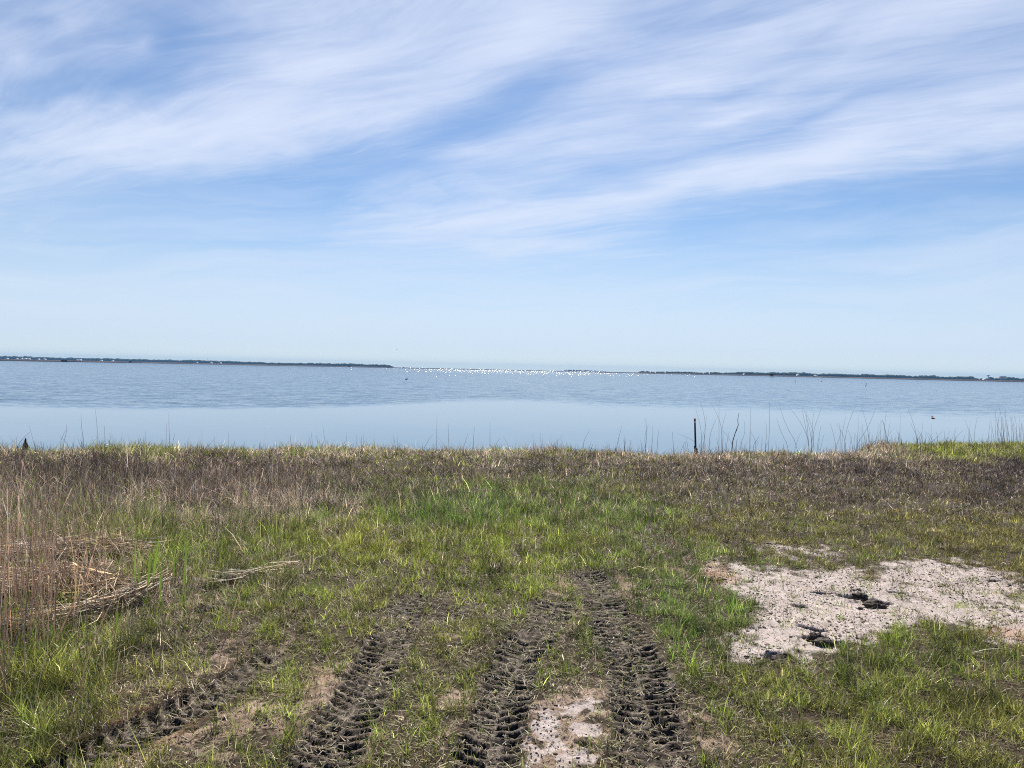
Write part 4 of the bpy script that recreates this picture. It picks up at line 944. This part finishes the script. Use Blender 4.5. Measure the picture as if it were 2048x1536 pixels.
# ------------------------------------------------------------------ water tower, mast, houses
steelm = simple_mat('painted_steel', (.30, .33, .38), (.36, .39, .44), 1, .5, .4, .1)
td = 3300; q = px_at(1976.5, 749.7, td); H = q[2]
root = thing('water_tower', (q[0], td, 0), 'water tower with a bowl shaped tank rising above the right far shore', 'water tower')
K = 13; t = np.linspace(0, 1, K)
prof_r = np.array([1.2, 2.4, 4.2, 5.3, 5.8, 5.9, 5.9, 5.7, 5.0, 3.8, 2.2, .8, .05]); prof_z = H - 8.0 + np.array([0, .7, 1.7, 2.8, 4.0, 5.2, 6.0, 6.5, 7.0, 7.4, 7.7, 7.9, 8.0])
a = Acc(); a.tube(np.stack([np.zeros(K), np.zeros(K), prof_z], -1), prof_r, 20); link('tank', a.mesh('tank', True), steelm, root)
a = Acc(); a.tube(np.array([(0, 0, -1), (0, 0, 1.5), (0, 0, 5), (0, 0, H - 7.5)]), [3.0, 2.2, 1.2, 1.2], 16); link('stem', a.mesh('stem', True), steelm, root)
md = 2600; q = px_at(415.3, 716.8, md)
root = thing('radio_mast', (q[0], md, 0), 'thin radio mast poking above the trees on the left far shore', 'mast')
a = Acc()
for ang in (0, 120, 240):
    a.tube(np.array([(1.0 * math.cos(R(ang)), 1.0 * math.sin(R(ang)), -.5), (.25 * math.cos(R(ang)), .25 * math.sin(R(ang)), q[2])]), .14, 5)
for k in range(12):
    z0 = q[2] * k / 12; rr = 1 - .75 * k / 12
    for ang in (0, 120, 240): a.tube(np.array([(rr * math.cos(R(ang)), rr * math.sin(R(ang)), z0), (rr * .95 * math.cos(R(ang + 120)), rr * .95 * math.sin(R(ang + 120)), z0 + q[2] / 12)]), .08, 4)
link('lattice', a.mesh('lattice'), steelm, root)
a = Acc(); a.tube(np.array([(0, 0, q[2]), (0, 0, q[2] + 2)]), .12, 5); link('antenna', a.mesh('antenna'), steelm, root)

wallw = simple_mat('white_siding', (.72, .72, .70), (.80, .80, .79), .5, .7, .3, .05)
roofw = simple_mat('white_metal_roof', (.74, .75, .76), (.82, .83, .84), .5, .35, .5, .05)
wallp = simple_mat('pinkish_wall', (.42, .33, .31), (.5, .4, .38), .5, .8, .3, .05)
glassm = simple_mat('dark_window', (.03, .04, .05), (.05, .06, .08), .5, .2, .5, .0)
def boxv(x0, x1, y0, y1, z0, z1):
    V = np.array([(x, y, z) for z in (z0, z1) for y in (y0, y1) for x in (x0, x1)], float)
    return V, np.array([(0, 2, 3, 1), (4, 5, 7, 6), (0, 1, 5, 4), (2, 6, 7, 3), (0, 4, 6, 2), (1, 3, 7, 5)]), np.zeros((0, 3), int)
def house(x_, ytop, wpx, dist, label, wallmat=wallw, roofmat=roofw, flat=False, hover=None, depth=9):
    q = px_at(x_, ytop, dist); W = wpx / F * dist; H = max(q[2], 3.0)
    root = thing('house', (q[0], dist, 0), label, 'house', 'buildings on the far shore')
    wh = H if flat else H * .6
    a = Acc(); a.add(*boxv(-W / 2, W / 2, 0, depth, -.5, wh)); link('wall', a.mesh('wall'), wallmat, root)
    a = Acc()
    if flat: a.add(*boxv(-W / 2 - .3, W / 2 + .3, -.3, depth + .3, wh + .003, wh + .5))
    else:
        e = .4; V = np.array([(-W / 2 - e, -e, wh - .1), (W / 2 + e, -e, wh - .1), (W / 2 + e, depth + e, wh - .1), (-W / 2 - e, depth + e, wh - .1), (-W / 2 - e, depth / 2, H), (W / 2 + e, depth / 2, H)])
        a.add(V, [(0, 1, 5, 4), (2, 3, 4, 5), (3, 2, 1, 0)], [(0, 4, 3), (1, 2, 5)])
    link('roof', a.mesh('roof'), roofmat, root)
    nwin = max(1, int(W / 3.2))
    for i in range(nwin):
        cx_ = -W / 2 + W * (i + .5) / nwin
        a = Acc(); a.add(*boxv(cx_ - .5, cx_ + .5, -.05, .05, wh * .35, wh * .35 + 1.3)); link('window', a.mesh('window'), glassm, root)
HD = 1890
for x_, yt, wp, lab in [(48.5, 716.6, 6.0, 'largest white house on the left far shore'), (55.8, 716.9, 3.4, 'white house just right of the largest one'), (41.5, 717.2, 3.0, 'dim small house just left of the largest white house'),
                        (31.5, 716.6, 2.0, 'tiny pale house between the leftmost house and the large white one'), (11.5, 716.4, 3.2, 'leftmost pale house on the far shore'), (75, 718.4, 2.0, 'tiny white house right of the large pair'),
                        (87, 717.2, 2.6, 'faint bluish white house left of the dark blind'), (152.8, 719.0, 2.4, 'smaller house of the white pair right of the dark blind'), (158.6, 718.2, 3.0, 'taller house of the white pair right of the dark blind'),
                        (200.3, 720.2, 3.4, 'white house standing alone right of the white pair'), (223.5, 721.2, 2.4, 'dim small house right of the lone white house'), (392.5, 724.6, 1.8, 'tiny house left of the radio mast'),
                        (439.6, 725.0, 2.2, 'bright small house right of the radio mast'), (421, 725.2, 3.0, 'faint low house just below the radio mast')]:
    house(x_, yt, wp, HD, lab)
house(1597.5, 747.9, 2.6, 1400, 'small pale roofed house in front of the right woods'); house(1633.5, 750.9, 4.0, 1380, 'wide low pale roof near a gap in the right woods')
house(1489.5, 746.9, 1.6, 1420, 'tiny pale house left of the stilted blind'); house(1971.6, 759.2, 1.4, 1300, 'tiny white shed below the water tower')
house(2007.8, 752.8, 10.5, 1700, 'pale flat roofed block building at the right end of the far shore', wallp, roofw, True, depth=14)

# ------------------------------------------------------------------ hunting blinds, stakes, ducks
brushm = simple_mat('dark_brush', (.012, .012, .010), (.05, .042, .03), 3, .9, .1, 1.0, .2)
def blind(x_, dist, Wm, z0, z1, label, legs):
    q = px_at(x_, 750, dist); root = thing('hunting_blind', (q[0], dist, WATER_Z), label, 'hunting blind')
    z0 -= WATER_Z; z1 -= WATER_Z
    a = Acc()
    for _ in range(260):
        s = rng.choice([-1, 1]); x0 = rng.uniform(-Wm / 2, Wm / 2); y0 = rng.uniform(-.8, .8)
        if rng.random() < .6: y0 = s * .8
        else: x0 = s * Wm / 2
        a.tube(np.array([(x0, y0, z0), (x0 + rng.normal(0, .12), y0 + rng.normal(0, .08), z1 + rng.normal(0, .15) * (1 if abs(x0) > .2 else -1))]), [.05, .02], 4)
    a.add(*boxv(-Wm / 2, Wm / 2, -.7, .7, z0, z1 - .35))
    link('brush_wall', a.mesh('brush_wall'), brushm, root)
    a = Acc(); a.add(*boxv(-Wm / 2, -Wm * .05, -.85, .85, z1 - .1, z1 + .02)); link('roof', a.mesh('roof'), brushm, root)
    for lx in legs:
        for ly in (-.7, .7):
            a = Acc(); a.tube(np.array([(lx, ly, -.6), (lx, ly, z0 + .1)]), .07, 7); link('leg', a.mesh('leg'), postm, root)
blind(128.3, 575, 3.7, -.1, 1.35, 'dark brushy duck blind on the left marsh', (-1.7, 1.7))
blind(1543.3, 505, 2.0, .95, 2.0, 'dark duck blind on stilts in front of the right far shore', (-.9, 0, .9))
bushm = simple_mat('marsh_bush_leaves', (.02, .022, .016), (.05, .045, .03), 2, .9, .1, 1, .2)
for x_, dist, wpx, hpx, lab in [(256.5, 712, 6, 3.0, 'dark bush at the tip of the second left marsh strip'), (697, 990, 4, 1.6, 'low dark bush on the marsh line left of the wooded point tip'), (776, 1060, 5, 1.4, 'dark bush at the end of the wooded point'), (806, 1060, 3, 1.3, 'tiny bush alone on the marsh line near the sun glitter'), (1631, 860, 3.5, 2.0, 'small dark bush on the right marsh below the wide low roof')]:
    q = px_at(x_, yh(x_), dist); Wm = wpx / F * dist; Hm = hpx / F * dist
    a = Acc(); a.add(*lump((0, 0, Hm * .45), (Wm / 2, Wm / 2.5, Hm * .5), 77, .3, 2)); a.add(*crown_cards(np.array([0, 0, Hm * .5]), Wm * .5, Hm * .5, 80, .18)); a.tube(np.array([(0, 0, -.4), (0, 0, Hm * .5)]), .12, 6)
    o = link('marsh_bush', a.mesh('marsh_bush', True), bushm, label=lab, cat='bush'); o.location = (q[0], dist + 4, .25)
def stake(b, t_, dist, r, label):
    A, B = px_at(*b, dist), px_at(*t_, dist); A = np.array([A[0], dist, WATER_Z - .6]); off = (A[0], dist, WATER_Z)
    a = Acc(); Pm = A + (B - A) * .5
    a.tube(np.array([A, Pm, B]), [r * 1.25, r, r * .75], 9)
    o = link('wooden_stake', a.mesh('wooden_stake', True, off), postm, label=label, cat='stake', group='stakes standing in the bay'); o.location = off
stake((1590.3, 765.5), (1590.5, 759.5), 191, .05, 'thin upright stake in the bay below the right woods')
stake((1730.2, 773), (1733, 766.3), 142, .055, 'tilted stake leaning right in the bay')
stake((1210, 755), (1210.3, 752.2), 221, .05, 'short stake in the bay near the right end of the sun glitter')

duckm = simple_mat('dark_duck_feathers', (.03, .025, .02), (.08, .06, .05), 20, .7, .2)
def duck(x_, y_, dist, label, s=1.0):
    q = px_at(x_, y_, dist); root = (q[0], dist, WATER_Z + .02); a = Acc()
    K = 9; t = np.linspace(-1, 1, K)
    P = np.stack([t * .19, 0 * t, .05 + .05 * t ** 4 * (t < 0)], -1) * s; rad = (.085 * np.sqrt(np.clip(1 - np.abs(t) ** 2.3, .01, 1))) * s
    a.tube(P, rad, 10)
    a.tube(np.array([(.13, 0, .07), (.18, 0, .13), (.19, 0, .18)]) * s, np.array([.045, .03, .03]) * s, 8)
    a.add(*lump(np.array((.205, 0, .205)) * s, np.array((.05, .035, .035)) * s, 3, .05, 1, ICO2)); a.tube(np.array([(.235, 0, .2), (.29, 0, .19)]) * s, np.array([.018, .008]) * s, 6)
    o = link('duck', a.mesh('duck', True), duckm, label=label, cat='duck', group='ducks floating on the bay'); o.location = root
duck(812.5, 759.5, 110, 'dark duck floating alone on the bay left of the glitter')
duck(1642.5, 761.2, 235, 'faint distant duck floating on the bay right of the upright stake')

# ---- bird in the sky
gullm = simple_mat('gull_feathers', (.10, .10, .11), (.2, .2, .2), 20, .7, .2)
q = px_at(793.5, 698.8, 130); a = Acc()
K = 7; t = np.linspace(-1, 1, K)
a.tube(np.stack([t * .11, t * .05, 0 * t], -1), .03 * np.sqrt(np.clip(1 - t ** 2, .02, 1)), 8)
for s in (-1, 1):
    V = np.array([(-.03, 0, 0), (.04, 0, 0), (.05, s * .02 - .05 * s, .01), (s * .12, .02, .06), (s * .10 + .03, -.04, .055), (s * .24, 0, .03)]) + np.array([0, 0, .01])
    V2 = V + np.array([0, 0, .006]); VV = np.concatenate([V, V2])
    a.add(VV, [(0, 1, 4, 3), (6, 9, 10, 7)], [(3, 4, 5), (9, 11, 10)])
o = link('bird', a.mesh('bird', True), gullm, label='tiny gull flying low in the sky left of centre', cat='bird'); o.location = tuple(q)

# ---- flying insect at the right
insm = simple_mat('insect_body', (.10, .025, .06), (.22, .05, .06), 300, .5, .4, .1, .0005)
wingm, n = mat('insect_wing'); tr = n.new('ShaderNodeBsdfTransparent'); df = n.new('ShaderNodeBsdfTranslucent'); df.inputs[0].default_value = (.16, .10, .09, 1)
mx = n.new('ShaderNodeMixShader'); mx.inputs[0].default_value = .45; n.l.new(tr.outputs[0], mx.inputs[1]); n.l.new(df.outputs[0], mx.inputs[2]); out(n, mx.outputs[0])
q = px_at(1866.5, 837, 3.2); u = 3.2 / F
root = thing('flying_insect', tuple(q), 'small dark red insect with raised pale wings flying over the right shallows', 'insect')
K = 9; t = np.linspace(-1, 1, K)
a = Acc(); a.tube(np.stack([t * 3.6 * u, 0 * t, (-.4 * t) * u], -1), 1.35 * u * np.sqrt(np.clip(1 - np.abs(t) ** 2, .03, 1)), 10); link('body', a.mesh('body', True), insm, root)
a = Acc(); a.add(*lump((-3.6 * u, 0, .5 * u), (1.0 * u,) * 3, 2, .05, 1, ICO2)); link('head', a.mesh('head', True), insm, root)
for s in (-1, 1):
    V = np.array([(-.5, 0, .6), (-3.4, s * 1.2, 3.0), (-3.8, s * 1.6, 5.4), (-2.2, s * 1.8, 5.6), (0, s * 1.2, 3.2)]) * u
    VV = np.concatenate([V, V + np.array([0, .1 * u, 0])])
    a = Acc(); a.add(VV, [], [(0, 1, 4), (1, 2, 3), (1, 3, 4), (5, 9, 6), (6, 8, 7), (6, 9, 8)]); link('wing', a.mesh('wing'), wingm, root)

# ------------------------------------------------------------------ haze
HAZE = True
if HAZE:
    hm, n = mat('haze_air'); v = n.new('ShaderNodeVolumePrincipled')
    v.inputs['Color'].default_value = (.24, .50, .90, 1); v.inputs['Density'].default_value = .00016; v.inputs['Anisotropy'].default_value = 0.0
    oo = n.new('ShaderNodeOutputMaterial'); n.l.new(v.outputs[0], oo.inputs['Volume'])
    V, Q, T = boxv(-3820, 3820, -70, 3820, float(zf.min()) - 1, 27); link('haze', np_mesh('haze', V, quads=Q), hm, kind='stuff', label='pale blue haze over the bay', cat='haze')
scene.cycles.use_denoising = False
scene.cycles.filter_width = 1.1 if hasattr(scene.cycles, 'filter_width') else 1.5
scene.cycles.volume_bounces = 0
scene.cycles.max_bounces = 6; scene.cycles.diffuse_bounces = 2; scene.cycles.glossy_bounces = 2; scene.cycles.transparent_max_bounces = 6
print('verts', sum(len(m.vertices) for m in bpy.data.meshes))
